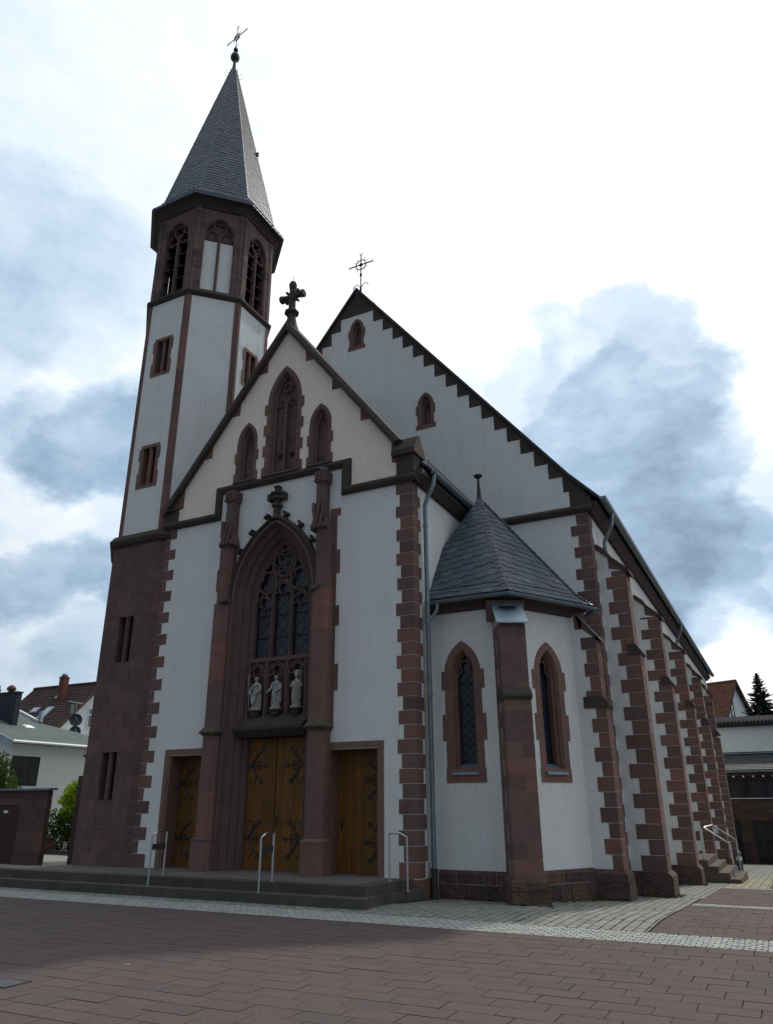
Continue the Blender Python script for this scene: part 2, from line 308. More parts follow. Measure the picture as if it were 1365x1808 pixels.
def arch(cx, z0, zs, w, rise, d=0.0, n=9):
    # pointed outline offset outward by d, from bottom-left over the apex to bottom-right
    Rr = (w * w + rise * rise) / (2 * w); k = Rr - w; RR = Rr + d; pts = [(cx - w - d, z0)]
    a1 = math.acos(max(-1, min(1, k / RR)))
    for i in range(n + 1):
        a = math.pi - (math.pi - (math.pi - a1)) * 0 - a1 * i / n
        pts.append((cx + k + RR * math.cos(a), zs + RR * math.sin(a)))
    for i in range(n - 1, -1, -1):
        a = a1 * i / n
        pts.append((cx - k + RR * math.cos(a), zs + RR * math.sin(a)))
    pts.append((cx + w + d, z0))
    return pts
def arch_band(mb, cx, z0, zs, w, rise, prof, mi=0, r=None, zb=None):
    rings = []
    for j, (d, y) in enumerate(prof):
        o = arch(cx, z0, zs, w, rise, d); rings.append([(x, y, z) for x, z in o])
    mb.loft(rings, mi, closed=False, r=r)
def foil(mb, cx, cz, rad_, n, y, bar, rot=math.pi / 2, mi=0, d=.05):
    # a ring with n lobes of flat bar
    ring = [(cx + rad_ * math.cos(2 * math.pi * k / 20), y, cz + rad_ * math.sin(2 * math.pi * k / 20)) for k in range(20)]
    mb.tube(ring, bar, 5, mi, closed=True)
    rl = rad_ * .5
    for q in range(n):
        a = rot + 2 * math.pi * q / n; ox = cx + rad_ * .46 * math.cos(a); oz = cz + rad_ * .46 * math.sin(a)
        pts = [(ox + rl * math.cos(a + t), y, oz + rl * math.sin(a + t)) for t in [rad(-118 + 236 * i / 9) for i in range(10)]]
        mb.tube(pts, bar * .75, 5, mi)
def trefoil_head(mb, cx, zs, w, rise, y, bar, mi=0):
    o = arch(cx, zs, zs, w, rise)[1:-1]; mb.tube([(x, y, z) for x, z in o], bar, 5, mi)
    r_ = w * .44
    for sx, ang in ((-1, (200, -20)), (1, (-20, 200))):
        pts = [(cx + sx * (w * .56) + sx * r_ * -math.cos(rad(20 + 140 * i / 8)) * -1, y, zs - r_ * .1 + r_ * math.sin(rad(20 + 140 * i / 8))) for i in range(9)]
        mb.tube(pts, bar * .8, 5, mi)
    rc = w * .45
    pts = [(cx + rc * math.cos(rad(-55 + 290 * i / 12)), y, zs + rise * .52 + rc * math.sin(rad(-55 + 290 * i / 12))) for i in range(13)]
    mb.tube(pts, bar * .8, 5, mi)
def toothed_jamb(mb, cx, z0, z1, w, short, long, n, y0=-.012, y1=.05, flip=0, mi=0):
    h = (z1 - z0) / n
    for i in range(n):
        o = long if (i + flip) % 2 == 0 else short
        for s_ in (-1, 1):
            a, b = sorted((cx + s_ * w, cx + s_ * (w + o)))
            mb.box(a, b, y0, y1, z0 + i * h + .004, z0 + (i + 1) * h - .004, mi)

# ------------------------------------------------------------------ THE CHURCH
church = empty('church', 'white rendered church with red sandstone trim, octagonal tower and slate spire', 'church', (0, 0, 0))
XR, NY = 3.9, 4.08          # narthex half width, plane of the nave front
XN, NE = 7.24, 38.0         # nave half width, end of the nave
ZC = 9.07                   # underside of the string course
SL = 1.309                  # narthex gable slope
NS = 1.276                  # nave gable slope

# narthex walls
def doorpoly(c, w, z): return [(c - w, .30), (c + w, .30), (c + w, z), (c - w, z)]
mb = MB()
portal_hole = arch(0, .30, 6.7, .85, 1.55, .36)
mb.plate([(-XR, -.4), (XR, -.4), (XR, ZC + .12), (-XR, ZC + .12)], [portal_hole, doorpoly(2.32, .66, 2.90), doorpoly(-2.32, .66, 2.90)], 0)
mb.add([(XR, 0, -.5), (XR, NY, -.5), (XR, NY, 9.35), (XR, 0, 9.35)], [(0, 1, 2, 3)])
mb.add([(-XR, 0, -.5), (-XR, NY, -.5), (-XR, NY, 9.35), (-XR, 0, 9.35)], [(0, 1, 2, 3)])
mb.build('narthex_wall', M['plaster'], church)
# white jog of lower render under the raised string course, cream gable above
mb = MB(); zt = lambda x: 14.66 - SL * abs(x)
wins = [(0, 10.02, 12.35, .42, .95), (-1.21, 10.02, 11.35, .22, .45), (1.21, 10.02, 11.35, .22, .45)]
gable_out = [(-XR, ZC + .10), (-1.95, ZC + .10), (-1.95, 9.95), (1.95, 9.95), (1.95, ZC + .10), (XR, ZC + .10), (XR, 9.56), (0, 14.66), (-XR, 9.56)]
mb.plate(gable_out, [arch(c, z0, zs, w, r_, .02) for c, z0, zs, w, r_ in wins], .004)
mb.add([(XR, .004, 9.2), (XR, .4, 9.2), (XR, .4, 9.6), (XR, .004, 9.6)], [(0, 1, 2, 3)])
mb.build('gable_wall', M['plaster_cream'], church, label='upper gable in warmer cream render')
mb = MB(); mb.plate([(-1.95, ZC + .1), (1.95, ZC + .1), (1.95, 9.95), (-1.95, 9.95)], [arch(0, ZC, 6.7, .85, 1.55, .3)] if False else [], .002)
mb.build('tympanum_wall', M['plaster'], church)

# quoins of the narthex corner, course by course
mb = MB(); zc = .34; i = 0; H = .3015
while zc < ZC - .02:
    z1 = min(zc + H, ZC - .004); lw, sw = (.45, .30) if i % 2 == 0 else (.33, .42); lw += random.uniform(-.03, .03)
    mb.box(XR - lw, XR + .006, -.008, sw, zc + .0065, z1 - .0065)
    zc += H; i += 1
for k, (a, b) in enumerate(((-.3, .0), (.0, .33))):
    mb.box(XR - .5, XR + .05, -.05, .6, a + .004, b - .004)
# carved square mason's mark on one quoin
for (a, b, c, d) in ((3.56, 3.72, 1.60, 1.612), (3.56, 3.72, 1.76, 1.772), (3.56, 3.572, 1.60, 1.772), (3.708, 3.72, 1.60, 1.772)): mb.box(a, b, -.014, .0, c, d, r=.9)
mb.tube([(3.575, -.01, 1.615), (3.705, -.01, 1.757)], .008, 4)
mb.build('corner_quoins', M['stone'], church)
mb = MB(); zc = .34; i = 0
while zc < ZC - .02:
    z1 = min(zc + H, ZC - .004); lw = 1.45 if i % 2 == 0 else 1.28
    # left end, mostly behind the tower
    mb.box(-XR - .006, -XR + (.42 if i % 2 == 0 else .20), -.008, .3, zc + .0065, z1 - .0065); zc += H; i += 1
mb.box(-XR - .006, -XR + .46, -.03, .3, -.2, .62)
mb.build('corner_quoins', M['stone'], church)

# string course with its raised middle, continuing round the corner as the eaves cornice
SP = [(.0, 0.03), (.0, -.05), (.05, -.10), (.10, -.13), (.15, -.13), (.24, -.02), (.24, .03)]   # (up, out: negative y)
def string(mb, path, N, prof, mi=0): mb.sweep(path, prof, N, mi=mi)
mb = MB()
prof = [(a, -c) for a, c in SP]    # N = -y so +b is outward
mb.sweep([(-XR - .1, 0, ZC), (-1.93, 0, ZC), (-1.93, 0, 9.84), (1.93, 0, 9.84), (1.93, 0, ZC), (XR + .14, 0, ZC)], [(a, c) for a, c in prof], (0, -1, 0))
mb.box(1.97, 2.20, -.012, .03, ZC + .26, 10.06); mb.box(-2.20 + .1, -2.0, -.012, .03, ZC + .26, 9.3)
mb.build('string_course', M['stone_dark'], church)
mb = MB()
EC = [(0, 0), (.10, 0), (.22, .12), (.28, .16), (.28, .30), (0, .30)]   # (out, up)
mb.loft([[(XR + o, y, ZC + u) for o, u in EC] for y in (-.02, NY)], caps=True)
mb.build('eaves_cornice', M['stone_dark'], church)

# gable coping, toothed stones, kneelers, cross
mb = MB()
cp = [(0, -.16), (0, .42), (.16, .44), (.24, .15), (.20, -.12), (.10, -.17)]  # (outward normal, depth y)
pth = [(-3.92, 0, 9.53), (0, 0, 14.66), (3.46, 0, 14.66 - SL * 3.46)]
mb.sweep(pth, [(-a, -b) for a, b in cp] if False else [(a, -b) for a, b in cp], (0, -1, 0))
mb.build('gable_coping', M['stone_dark'], church)
for s_ in (-1, 1):
    for x in (.65, 1.55, 2.45):
        mb = MB(); zl = zt(x) - .36
        mb.prism([(s_ * x, zt(x) + .03), (s_ * x, zl), (s_ * (x + .36 / SL + .02), zl)], -.006, .04); mb.build('gable_tooth_stone', M['stone'], church)
    mb = MB(); mb.prism([(s_ * 3.35, zt(3.35) + .03), (s_ * 3.35, 9.70), (s_ * 3.9, 9.70), (s_ * 3.9, 9.56)], -.006, .04)
    mb.box(*sorted((s_ * 3.52, s_ * 3.905)), -.006, .05, ZC + .2, 9.705); mb.build('gable_tooth_stone', M['stone'], church)
mb = MB()
mb.box(3.50, 3.98, -.05, .42, 9.30, 9.92, r=.5)
mb.prism([(-.14, 9.80), (.50, 9.80), (.50, 9.93), (.20, 10.34), (.13, 10.34), (-.14, 9.95)], 3.40, 4.04, axis='x', r=.3)
mb.build('kneeler_stone', M['stone_dark'], church)
mb = MB()
mb.box(-3.98, -3.5, -.05, .4, 9.28, 9.62)
mb.prism([(-.15, 9.62), (.45, 9.62), (.45, 9.8), (-.15, 9.66)], -4.02, -3.55, axis='x', mi=1)
mb.build('kneeler_stone', [M['stone_dark'], M['moss']], church, label='mossy left kneeler stone')
# stone cross on the narthex gable
mb = MB()
mb.M = Matrix.Translation((0, .12, 0))
oc = lambda r_, z: [(r_ * math.cos(math.pi / 8 + math.pi / 4 * k), r_ * math.sin(math.pi / 8 + math.pi / 4 * k), z) for k in range(8)]
mb.loft([oc(.26, 14.72), oc(.17, 14.98), oc(.13, 15.22), oc(.13, 15.30), oc(.22, 15.36), oc(.22, 15.42), oc(.11, 15.52), oc(.095, 16.30)], caps=True)
mb.lathe([(.10, 16.24), (.115, 16.3), (.12, 16.42), (.09, 16.5), (.03, 16.53)], 0, 0, 10)
for s_ in (-1, 1):
    mb.loft([[(s_ * x, dy, 15.98 + dz) for dy, dz in ((-h, -h * .5), (-h * .5, -h), (h * .5, -h), (h, -h * .5), (h, h * .5), (h * .5, h), (-h * .5, h), (-h, h * .5))] for x, h in ((.0, .085), (.12, .07), (.26, .085), (.39, .115), (.42, .10))], caps=True)
    for zz in (-1, 1):   # leafy hooks in the angles of the cross
        pts = [(s_ * (.08 + .02 * i * 0 + .045 * i), 0, 15.98 + zz * (.08 + .045 * i)) for i in range(4)]
        mb.tube(pts[:3], .05, 6, rads=[.08, .055, .035]); mb.box(*sorted((s_ * .165, s_ * .225)), -.05, .05, 15.98 + zz * .185 - .025, 15.98 + zz * .185 + .03)
mb.tube([(0, 0, 16.5), (0, 0, 16.72)], .008, 5)
mb.build('gable_cross', M['stone_dark'], church)

# blind lancets in the narthex gable and nave gable
def blind_lancet(parent, Mx, cx, z0, zs, w, rise, fw, lights, teeth, name='gable_window', holes=None, base=0):
    mb = MB(); mb.M = Mx
    arch_band(mb, cx, z0, zs, w, rise, [(fw, .02), (fw, -.008), (.03, -.008), (-.02, .05), (-.02, .09), (-.07, .13), (-.07, .22)], r=.35)
    n = max(2, int(round((zs - z0) / .34)))
    toothed_jamb(mb, cx, z0 + .004, zs, w + .032, fw - .03, fw + teeth - .03, n, y0=-.018, flip=base)
    win = mb.build(name, M['stone'], parent)
    mb = MB(); mb.M = Mx
    mb.plate(arch(cx, z0, zs, w, rise, -.05), [], .20)
    mb.build('blind_panel', M['ashlar'], win)
    mb = MB(); mb.M = Mx; y = .14; b = .022
    if lights == 2:
        mb.box(cx - .035, cx + .035, .08, .20, z0, zs - .02)
        for s_ in (-1, 1):
            trefoil_head(mb, cx + s_ * (w - .06) * .5, zs - .12, (w - .09) * .5, (w) * .62, y, b)
        foil(mb, cx, zs + rise * .52, w * .36, 4, y, b)
        for s_ in (-1, 1):
            mb.tube([(cx, y, zs), (cx + s_ * w * .3, y, zs + rise * .25)], b, 5)
    else:
        trefoil_head(mb, cx, zs - .02, w - .07, rise * .8, y, b)
    mb.build('tracery', M['stone_plain'], win)
    if holes:
        for hx, hz, hr in holes: mb = MB(); mb.M = Mx; mb.tube([(hx, .19, hz), (hx, .175, hz)], hr, 14); mb.build('round_opening', M['dark'], win)
    return win
blind_lancet(church, ID, 0, 10.06, 12.35, .42, .95, .15, 2, .085, holes=((-.17, 10.72, .07), (.20, 10.72, .075)))
blind_lancet(church, ID, -1.21, 10.06, 11.35, .22, .45, .12, 1, .06)
blind_lancet(church, ID, 1.21, 10.06, 11.35, .22, .45, .12, 1, .06)
for c, w in ((0, .58), (-1.21, .36), (1.21, .36)): mb = MB(); mb.prism([(-.10, 10.06), (.03, 10.06), (.03, 10.20)], c - w, c + w, axis='x'); mb.build('window_sill', M['stone_dark'], church)

# ------------------------------------------------------------------ portal
portal = None
mb = MB()
JP = [(.43, .02), (.43, -.13), (.40, -.16), (.35, -.15), (.33, -.06), (.32, .02), (.27, .06), (.24, .04), (.21, .07), (.19, .16), (.14, .20), (.11, .18), (.08, .21), (.06, .30), (.02, .33), (0, .31), (-.03, .36), (-.03, .50)]
arch_band(mb, 0, .34, 6.7, .85, 1.55, JP, r=.4)
portal = mb.build('portal', M['stone_plain'], church, smooth=False)
# hood mould with crockets, finial cross
mb = MB()
o = arch(0, 6.9, 6.7, .85, 1.55, .44)[1:-1]
mb.sweep([(x, 0, z) for x, z in o], [(-.02, -.02), (-.02, .20), (.07, .24), (.12, .12), (.12, -.02)] if False else [(.0, -.03), (-.0, .15), (.05, .21), (.12, .12), (.12, -.03)], (0, -1, 0))
for s_ in (-1, 1):
    for a in (32, 46, 60):
        k = 1.837 - .85; RR = 1.837 + .56; x = s_ * (-k + RR * math.cos(rad(a * .98 + 0))); z = 6.7 + RR * math.sin(rad(a))
        nx, nz = s_ * math.cos(rad(a)), math.sin(rad(a)); tx_, tz_ = -nz * s_, nx * s_
        P = lambda u, v, y: (x + nx * u + tx_ * v, y, z + nz * u + tz_ * v)
        mb.loft([[P(-.03, -.05, -.1), P(-.03, .05, -.1), P(-.03, .05, .0), P(-.03, -.05, .0)], [P(.05, -.035, -.12), P(.05, .035, -.12), P(.05, .035, -.02), P(.05, -.035, -.02)],
                 [P(.07, -.09, -.17), P(.07, .09, -.17), P(.07, .09, -.02), P(.07, -.09, -.02)], [P(.13, -.075, -.16), P(.13, .075, -.16), P(.13, .075, -.03), P(.13, -.075, -.03)]], caps=True)
mb.build('hood_mould', M['stone_dark'], portal)
mb = MB(); mb.M = Matrix.Translation((0, -.10, 0))
mb.loft([oc(.16, 8.72), oc(.10, 8.85), oc(.09, 9.05), oc(.15, 9.09), oc(.15, 9.13), oc(.085, 9.17), oc(.085, 9.55)], caps=True)
mb.lathe([(.085, 9.5), (.085, 9.62), (.11, 9.63), (.11, 9.66), (.03, 9.70)], 0, 0, 8)
mb.loft([oc(.10, 9.26), oc(.16, 9.30), oc(.13, 9.40), oc(.20, 9.43), oc(.20, 9.47), oc(.10, 9.49)], caps=True)
for s_ in (-1, 1): mb.box(*sorted((s_ * .05, s_ * .26)), -.07, .07, 9.30, 9.43); mb.box(*sorted((s_ * .19, s_ * .27)), -.09, .09, 9.27, 9.46)
mb.build('finial_cross', M['stone_dark'], portal)
# piers and pinnacles
for s_ in (-1, 1):
    mb = MB(); cxp = s_ * 1.51
    def pier(h, y, c=.10):
        p = [(cxp - h, .03), (cxp - h, -y + c), (cxp - h + c, -y), (cxp + h - c, -y), (cxp + h, -y + c), (cxp + h, .03)]
        return p
    for (a, b, h, y) in ((.34, .98, .29, .40), (1.06, 2.06, .235, .33), (2.06, 3.32, .235, .33), (3.52, 4.6, .235, .32), (4.6, 5.6, .235, .32), (5.6, 6.6, .235, .32), (6.60, 7.45, .22, .26), (7.45, 8.2, .22, .26)):
        mb.prism(pier(h, y), a + .003, b - .003, axis='z')
    def col(rings): mb.loft([[(x, y, z) for x, y in pier(h, yy)] for z, h, yy in rings], caps=True)
    col([(.975, .30, .41), (1.01, .30, .41), (1.06, .235, .33)])
    pr_ = mb.build('pier', M['stone'], portal)
    mb = MB(); col([(3.30, .236, .331), (3.335, .27, .37), (3.355, .275, .375), (3.365, .305, .41), (3.40, .312, .42), (3.41, .305, .41), (3.53, .236, .325)])
    mb.build('pier_cap', M['mosscap'], pr_)
    mb = MB(); mb.box(*sorted((s_ * 1.262, s_ * 1.50)), -.38, -.2, 6.585, 6.63); mb.prism([(-.37, 6.63), (-.255, 6.63), (-.255, 6.75)], *sorted((s_ * 1.275, s_ * 1.49)), axis='x')
    mb.build('weathering', M['stone_dark'], pr_)
    mb = MB(); ce = s_ * 1.44
    sq = lambda r_, z, y=-.12: [(ce - r_, y - r_, z), (ce + r_, y - r_, z), (ce + r_, y + r_, z), (ce - r_, y + r_, z)]
    mb.loft([sq(.20, 8.18), sq(.23, 8.24), sq(.15, 8.36), sq(.135, 8.40), sq(.125, 9.42), sq(.19, 9.47), sq(.185, 9.50), sq(.165, 9.51), sq(.165, 9.74), sq(.13, 9.78)], caps=True)
    for k in (-1, 0, 1):
        for q in (0, 1):
            if q == 0: mb.box(ce + k * .11 - .03, ce + k * .11 + .03, -.32, -.28, 9.52, 9.74)
            else: mb.box(*sorted((ce + s_ * 0 + .165, ce + .195)), -.12 + k * .11 - .03, -.12 + k * .11 + .03, 9.52, 9.74); mb.box(ce - .195, ce - .165, -.12 + k * .11 - .03, -.12 + k * .11 + .03, 9.52, 9.74)
    # gablets on the sides of the pinnacle foot
    mb.loft([[(ce - .03, -.30, 8.92), (ce + .03, -.30, 8.92), (ce + .03, -.24, 8.92), (ce - .03, -.24, 8.92)], [(ce - .15, -.33, 8.36), (ce - .05, -.36, 8.22), (ce, -.26, 8.25), (ce - .15, -.26, 8.36)]] , caps=True)
    for q in (-1, 1):
        mb.prism([(ce + q * .02, 8.20), (ce + q * .07, 8.20), (ce + q * .17, 8.62), (ce + q * .17, 8.86), (ce + q * .11, 8.86), (ce + q * .10, 8.60)], -.37, -.25)
        mb.prism([(ce + q * .14, 8.24), (ce + q * .25, 8.16), (ce + q * .16, 8.50)], -.30, -.02)
    mb.build('pinnacle', M['stone_plain'], pr_)
    mb = MB(); z = 3.4; i = 0
    while z < 8.7:
        h = (.80, .62, .9, .5)[i % 4]; w = .30 if i % 2 else .20
        mb.box(*sorted((s_ * 1.60, s_ * (1.73 + w - .12))), -.009, .03, z + .004, min(z + h, 8.75) - .004); z += h; i += 1
    mb.build('toothed_stones', M['stone'], portal)
# sill over the door, niches and their back wall
mb = MB()
mb.prism([(-.06, 3.42), (-.06, 3.50), (.34, 3.80), (.50, 3.80), (.50, 3.26), (.10, 3.26), (-.02, 3.38)], -1.0, 1.0, axis='x', r=.2)
mb.build('door_lintel', M['stone_dark'], portal)
mb = MB()
mb.box(-.95, .95, .46, .60, 3.6, 5.15); mb.box(-.92, .92, .26, .50, 5.09, 5.19)
for x in (-.31, .31, -.86, .86): mb.prism([(x - .045, .47), (x - .045, .30), (x - .015, .22), (x + .015, .22), (x + .045, .30), (x + .045, .47)], 3.6, 5.10, axis='z')
niche = mb.build('statue_niches', M['stone_plain'], portal)
mb = MB()
for x in (-.60, 0, .60):
    oo = arch(x, 4.62, 4.68, .27, .36); inner = arch(x, 4.62, 4.68, .235, .30)
    mb.plate([(x - .29, 4.60), (x - .27, 4.60)] + oo[1:-1] + [(x + .27, 4.60), (x + .29, 4.60), (x + .29, 5.10), (x - .29, 5.10)], [], .34)
    trefoil_head(mb, x, 4.66, .26, .40, .27, .022)
mb.build('niche_tracery', M['stone_plain'], niche)
for x in (-.60, .0, .60):
    mb = MB(); mb.M = Matrix.Translation((x, .27, 0))
    mb.loft([oc(.09, 3.62), oc(.10, 3.74), oc(.14, 3.79), oc(.14, 3.82), oc(.12, 3.835), oc(.155, 3.87), oc(.16, 3.90)], caps=True)
    mb.build('console', M['stone_dark'], niche)
# great window
mb = MB(); mb.plate(arch(0, 5.15, 6.7, .85, 1.55, .02), [], .45); gw = mb.build('portal_window', M['glass'], portal)
mb = MB()
for z in (5.72, 6.30, 6.86): mb.box(-.85, .85, .425, .445, z - .012, z + .012)
for k in range(-5, 6):
    for s_ in (-1, 1):
        x0 = k * .34; pts = [(x0, 5.2), (x0 + s_ * 1.75, 6.95)]
        # clip to the lights
        x1, z1 = pts[0]; x2, z2 = pts[1]; t0, t1 = 0, 1
        if s_ > 0: t0 = max(0, (-.85 - x1) / 1.75); t1 = min(1, (.85 - x1) / 1.75)
        else: t0 = max(0, (x1 - .85) / 1.75); t1 = min(1, (x1 + .85) / 1.75)
        if t1 > t0 + .03: mb.tube([(x1 + (x2 - x1) * t0, .447, z1 + (z2 - z1) * t0), (x1 + (x2 - x1) * t1, .44, z1 + (z2 - z1) * t1)], .005, 4)
mb.build('lead_bars', M['lead'], gw)
mb = MB(); yb = .36; b = .030
for x in (-.29, .29): mb.prism([(x - .045, .44), (x - .045, .37), (x - .015, .31), (x + .015, .31), (x + .045, .37), (x + .045, .44)], 5.17, 6.75, axis='z')
for x, zs in ((-.575, 6.45), (0, 6.78), (.575, 6.45)): trefoil_head(mb, x, zs, .27, .42, yb, b * .85)
foil(mb, -.50, 7.18, .29, 3, yb, b * .9, rad(90)); foil(mb, .50, 7.18, .29, 3, yb, b * .9, rad(90))
foil(mb, 0, 7.66, .36, 3, yb, b, rad(30))
for q in range(3):   # swirling mouchettes inside the top roundel
    a0 = rad(90 + 120 * q); pts = []
    for i in range(9):
        t = i / 8; rr = .34 * (1 - t); aa = a0 + 2.4 * t; pts.append((rr * math.cos(aa), yb - .005, 7.66 + rr * math.sin(aa)))
    mb.tube(pts, b * .8, 5)
o = arch(0, 6.7, 6.7, .85, 1.55, -.04)[1:-1]; mb.tube([(x, yb, z) for x, z in o], .03, 5)
for s_ in (-1, 1):
    mb.tube([(s_ * .29, yb, 6.70), (s_ * .22, yb, 7.0), (s_ * .05, yb, 7.30)], b * .8, 5); mb.tube([(s_ * .3, yb, 6.7), (s_ * .34, yb, 6.88), (s_ * .45, yb, 6.92)], b * .7, 5)
    mb.tube([(s_ * .12, yb, 8.0), (s_ * .08, yb, 8.14), (0, yb, 8.22)], b * .7, 5); mb.tube([(s_ * .72, yb, 7.3), (s_ * .62, yb, 7.5), (s_ * .40, yb, 7.74)], b * .7, 5)
mb.build('tracery', M['stone_plain'], gw)

# doors
def strap(mb, x, z, s_, y, L=.50):
    T = lambda pts, r_=.014, rads=None: mb.tube([(x + s_ * a, y, z + b_) for a, b_ in pts], r_, 5, rads=rads)
    mb.box(*sorted((x, x + s_ * .14)), y - .014, y + .006, z - .045, z + .045)
    T([(.1, 0), (L, 0)], .017); T([(.10, .02), (L * .82, L * .72)], .018); T([(.10, -.02), (L * .82, -L * .72)], .018)
    for a, b_ in ((L, 0), (L * .82, L * .72), (L * .82, -L * .72)):
        for q in range(4):
            dx, dz = .03 * math.cos(math.pi / 4 + q * math.pi / 2), .03 * math.sin(math.pi / 4 + q * math.pi / 2)
            mb.box(x + s_ * a + dx - .022, x + s_ * a + dx + .022, y - .016, y + .004, z + b_ + dz - .022, z + b_ + dz + .022)
    for v in (-1, 1):
        sp = [(.30 + .11 * math.cos(rad(t)) * (1 - (t + 200) / 700), v * (.34 + .12 * math.sin(rad(-t)) * (1 - (t + 200) / 700))) for t in range(-200, 130, 25)]
        T([(.20, v * .12), (.25, v * .2)] + [(.24 - .07 + .09 * math.cos(rad(t)), v * (.30 + .09 * math.sin(rad(t)))) for t in range(-40, 230, 25)], .009)
        T([(.16, v * .03), (.24, v * .09), (.33, v * .10), (.36, v * .05), (.33, v * .025)], .009)
def leaf(name, x0, x1, z0, z1, y, hinge, hz, handle=None, label=None):
    mb = MB(); mb.box(x0, x1, y, y + .07, z0, z1); mb.plate([(x0 + .002, z0 + .002), (x1 - .002, z0 + .002), (x1 - .002, z1 - .002), (x0 + .002, z1 - .002)], [], y - .003)
    d = mb.build(name, M['wood'], church, label=label)
    for z in hz:
        mb = MB(); strap(mb, x0 + .01 if hinge < 0 else x1 - .01, z, 1 if hinge < 0 else -1, y - .018); mb.build('strap_hinge', M['iron'], d)
    if handle is not None:
        mb = MB(); hx, hz_ = handle
        mb.box(hx - .022, hx + .022, y - .02, y, hz_ - .16, hz_ + .09); mb.tube([(hx, y - .01, hz_), (hx, y - .07, hz_), (hx + .11 * (-hinge if True else 1) * -1, y - .07, hz_ - .005)], .012, 6)
        mb.build('door_handle', M['iron'], d)
    return d
leaf('door_leaf', -.84, -.012, .345, 3.25, .44, -1, (2.62, 1.02), None)
leaf('door_leaf', .012, .84, .345, 3.25, .44, 1, (2.62, 1.02), (.06, 1.42))
mb = MB(); mb.box(-.012, .012, .47, .5, .34, 3.25); mb.build('door_gap', M['dark'], church)
for s_ in (-1, 1):
    c = 2.32 * s_
    mb = MB(); ow, iw = .785, .61
    rings = []
    for w, zt_, y in ((ow, 3.05, .02), (ow, 3.05, -.02), (iw + .06, 2.92, -.02), (iw + .045, 2.91, .012), (iw, 2.88, .02), (iw, 2.88, .48)):
        rings.append([(c - w, y, .335), (c - w, y, zt_), (c + w, y, zt_), (c + w, y, .335)])
    mb.loft(rings, closed=False, r=.42)
    mb.build('door_frame', M['stone_warm'], church)
    leaf('side_door', c - .63, c + .63, .345, 2.90, .45, s_, (2.25, .98), (c - .50 * s_, 1.37))

# ------------------------------------------------------------------ nave
ZR = 18.97
mb = MB()
def lan_hole(c, z0, zs, w, r_): return arch(c, z0, zs, w, r_, .02)
ngw = [(0, 16.62, 17.30, .17, .32), (2.55, 12.92, 13.62, .17, .32), (-2.55, 12.92, 13.62, .17, .32)]
mb.plate([(-XN, -.8), (XN, -.8), (XN, 9.5), (6.84, 10.20), (0, ZR - .05), (-6.84, 10.20), (-XN, 9.5)], [lan_hole(*g) for g in ngw], NY)
NWIN = [7.75, 14.1, 21.2, 28.8]; WS = 1.55
mb.M = frame(XN, NY, 1, 0)
mb.plate([(0, -2.6), (NE - NY, -2.6), (NE - NY, 9.5), (0, 9.5)], [[(y - NY + x * WS, z * WS) for x, z in arch(0, 2.40, 4.52, .27, .53, .01)] for y in NWIN] + [[(13.25 - NY, .05), (14.65 - NY, .05), (14.65 - NY, 2.45), (13.25 - NY, 2.45)]], 0)
mb.M = ID; mb.add([(-XN, NY, -2.6), (-XN, NE, -2.6), (-XN, NE, 9.5), (-XN, NY, 9.5)], [(0, 1, 2, 3)])
mb.add([(-XN, NE, -2.6), (XN, NE, -2.6), (XN, NE, 9.5), (0, NE, ZR - .1), (-XN, NE, 9.5)], [(0, 1, 2, 3, 4)])
mb.build('nave_wall', M['plaster'], church)
for g in ngw: blind_lancet(church, Matrix.Translation((0, NY, 0)), *g, .11, 1, .05, base=1)
for c, z0, zs, w, r_ in ngw: mb = MB(); mb.box(c - .34, c + .34, NY - .012, NY + .03, z0 - .16, z0 - .002); mb.build('window_sill', M['stone'], church)
# stepped stones under the nave gable verge
mb = MB(); dz = .478; z = 9.76; 
while z < ZR - .3:
    xo = (ZR - z) / NS; xo2 = (ZR - z - dz) / NS
    xin = xo2 - .02 if z + dz < 18.1 else 0.0
    xin = max(0.0, (ZR - z - dz) / NS - .02 - .0)
    if z + dz > 18.35: xin = .004
    xin = max(.004, xin - .18)
    for s_ in (-1, 1):
        if z > 18.2:
            mb.prism([(s_ * .004, z), (s_ * xo, z), (s_ * max(.01, xo2), min(z + dz, ZR)), (s_ * .004, min(z + dz, ZR))], NY - .008, NY + .03)
        else:
            mb.prism([(s_ * xin, z + .004), (s_ * xo, z + .004), (s_ * xo2, z + dz - .004), (s_ * xin, z + dz - .004)], NY - .008, NY + .03)
    z += dz
for s_ in (-1, 1): mb.prism([(s_ * 6.79, 9.28), (s_ * 7.36, 9.28), (s_ * 7.36, 9.50), (s_ * 7.17, 9.76), (s_ * 6.79, 9.76)], NY - .008, NY + .03)
mb.build('gable_step_stones', M['stone_dark'], church)
mb = MB(); zc = -.1; i = 0
while zc < ZC - .02:
    z1 = min(zc + .305, ZC - .004); lw, sw = (.47, .32) if i % 2 == 0 else (.33, .42); lw += random.uniform(-.03, .03)
    mb.box(XN - lw, XN + .006, NY - .008, NY + min(sw, .42), zc + .0065, z1 - .0065); zc += .305; i += 1
for (a, b, e) in ((-.6, -.02, .12), (-.02, .24, .10)): mb.box(XN - .6, XN + e, NY - e, NY + .4, a, b)
mb.build('corner_quoins', M['stone'], church)
mb = MB(); mb.sweep([(3.95, NY, ZC), (XN + .14, NY, ZC)], [(a, -c) for a, c in SP], (0, -1, 0))
mb.build('string_course', M['stone_dark'], church)
mb = MB(); mb.sweep([(-XN, NY, ZC), (-3.95, NY, ZC)], [(a, -c) for a, c in SP], (0, -1, 0))
mb.build('string_course', M['stone_dark'], church)
mb = MB(); mb.loft([[(XN + o, y, ZC + u) for o, u in EC] for y in (NY - .02, NE)], caps=True); mb.build('eaves_cornice', M['stone_dark'], church)
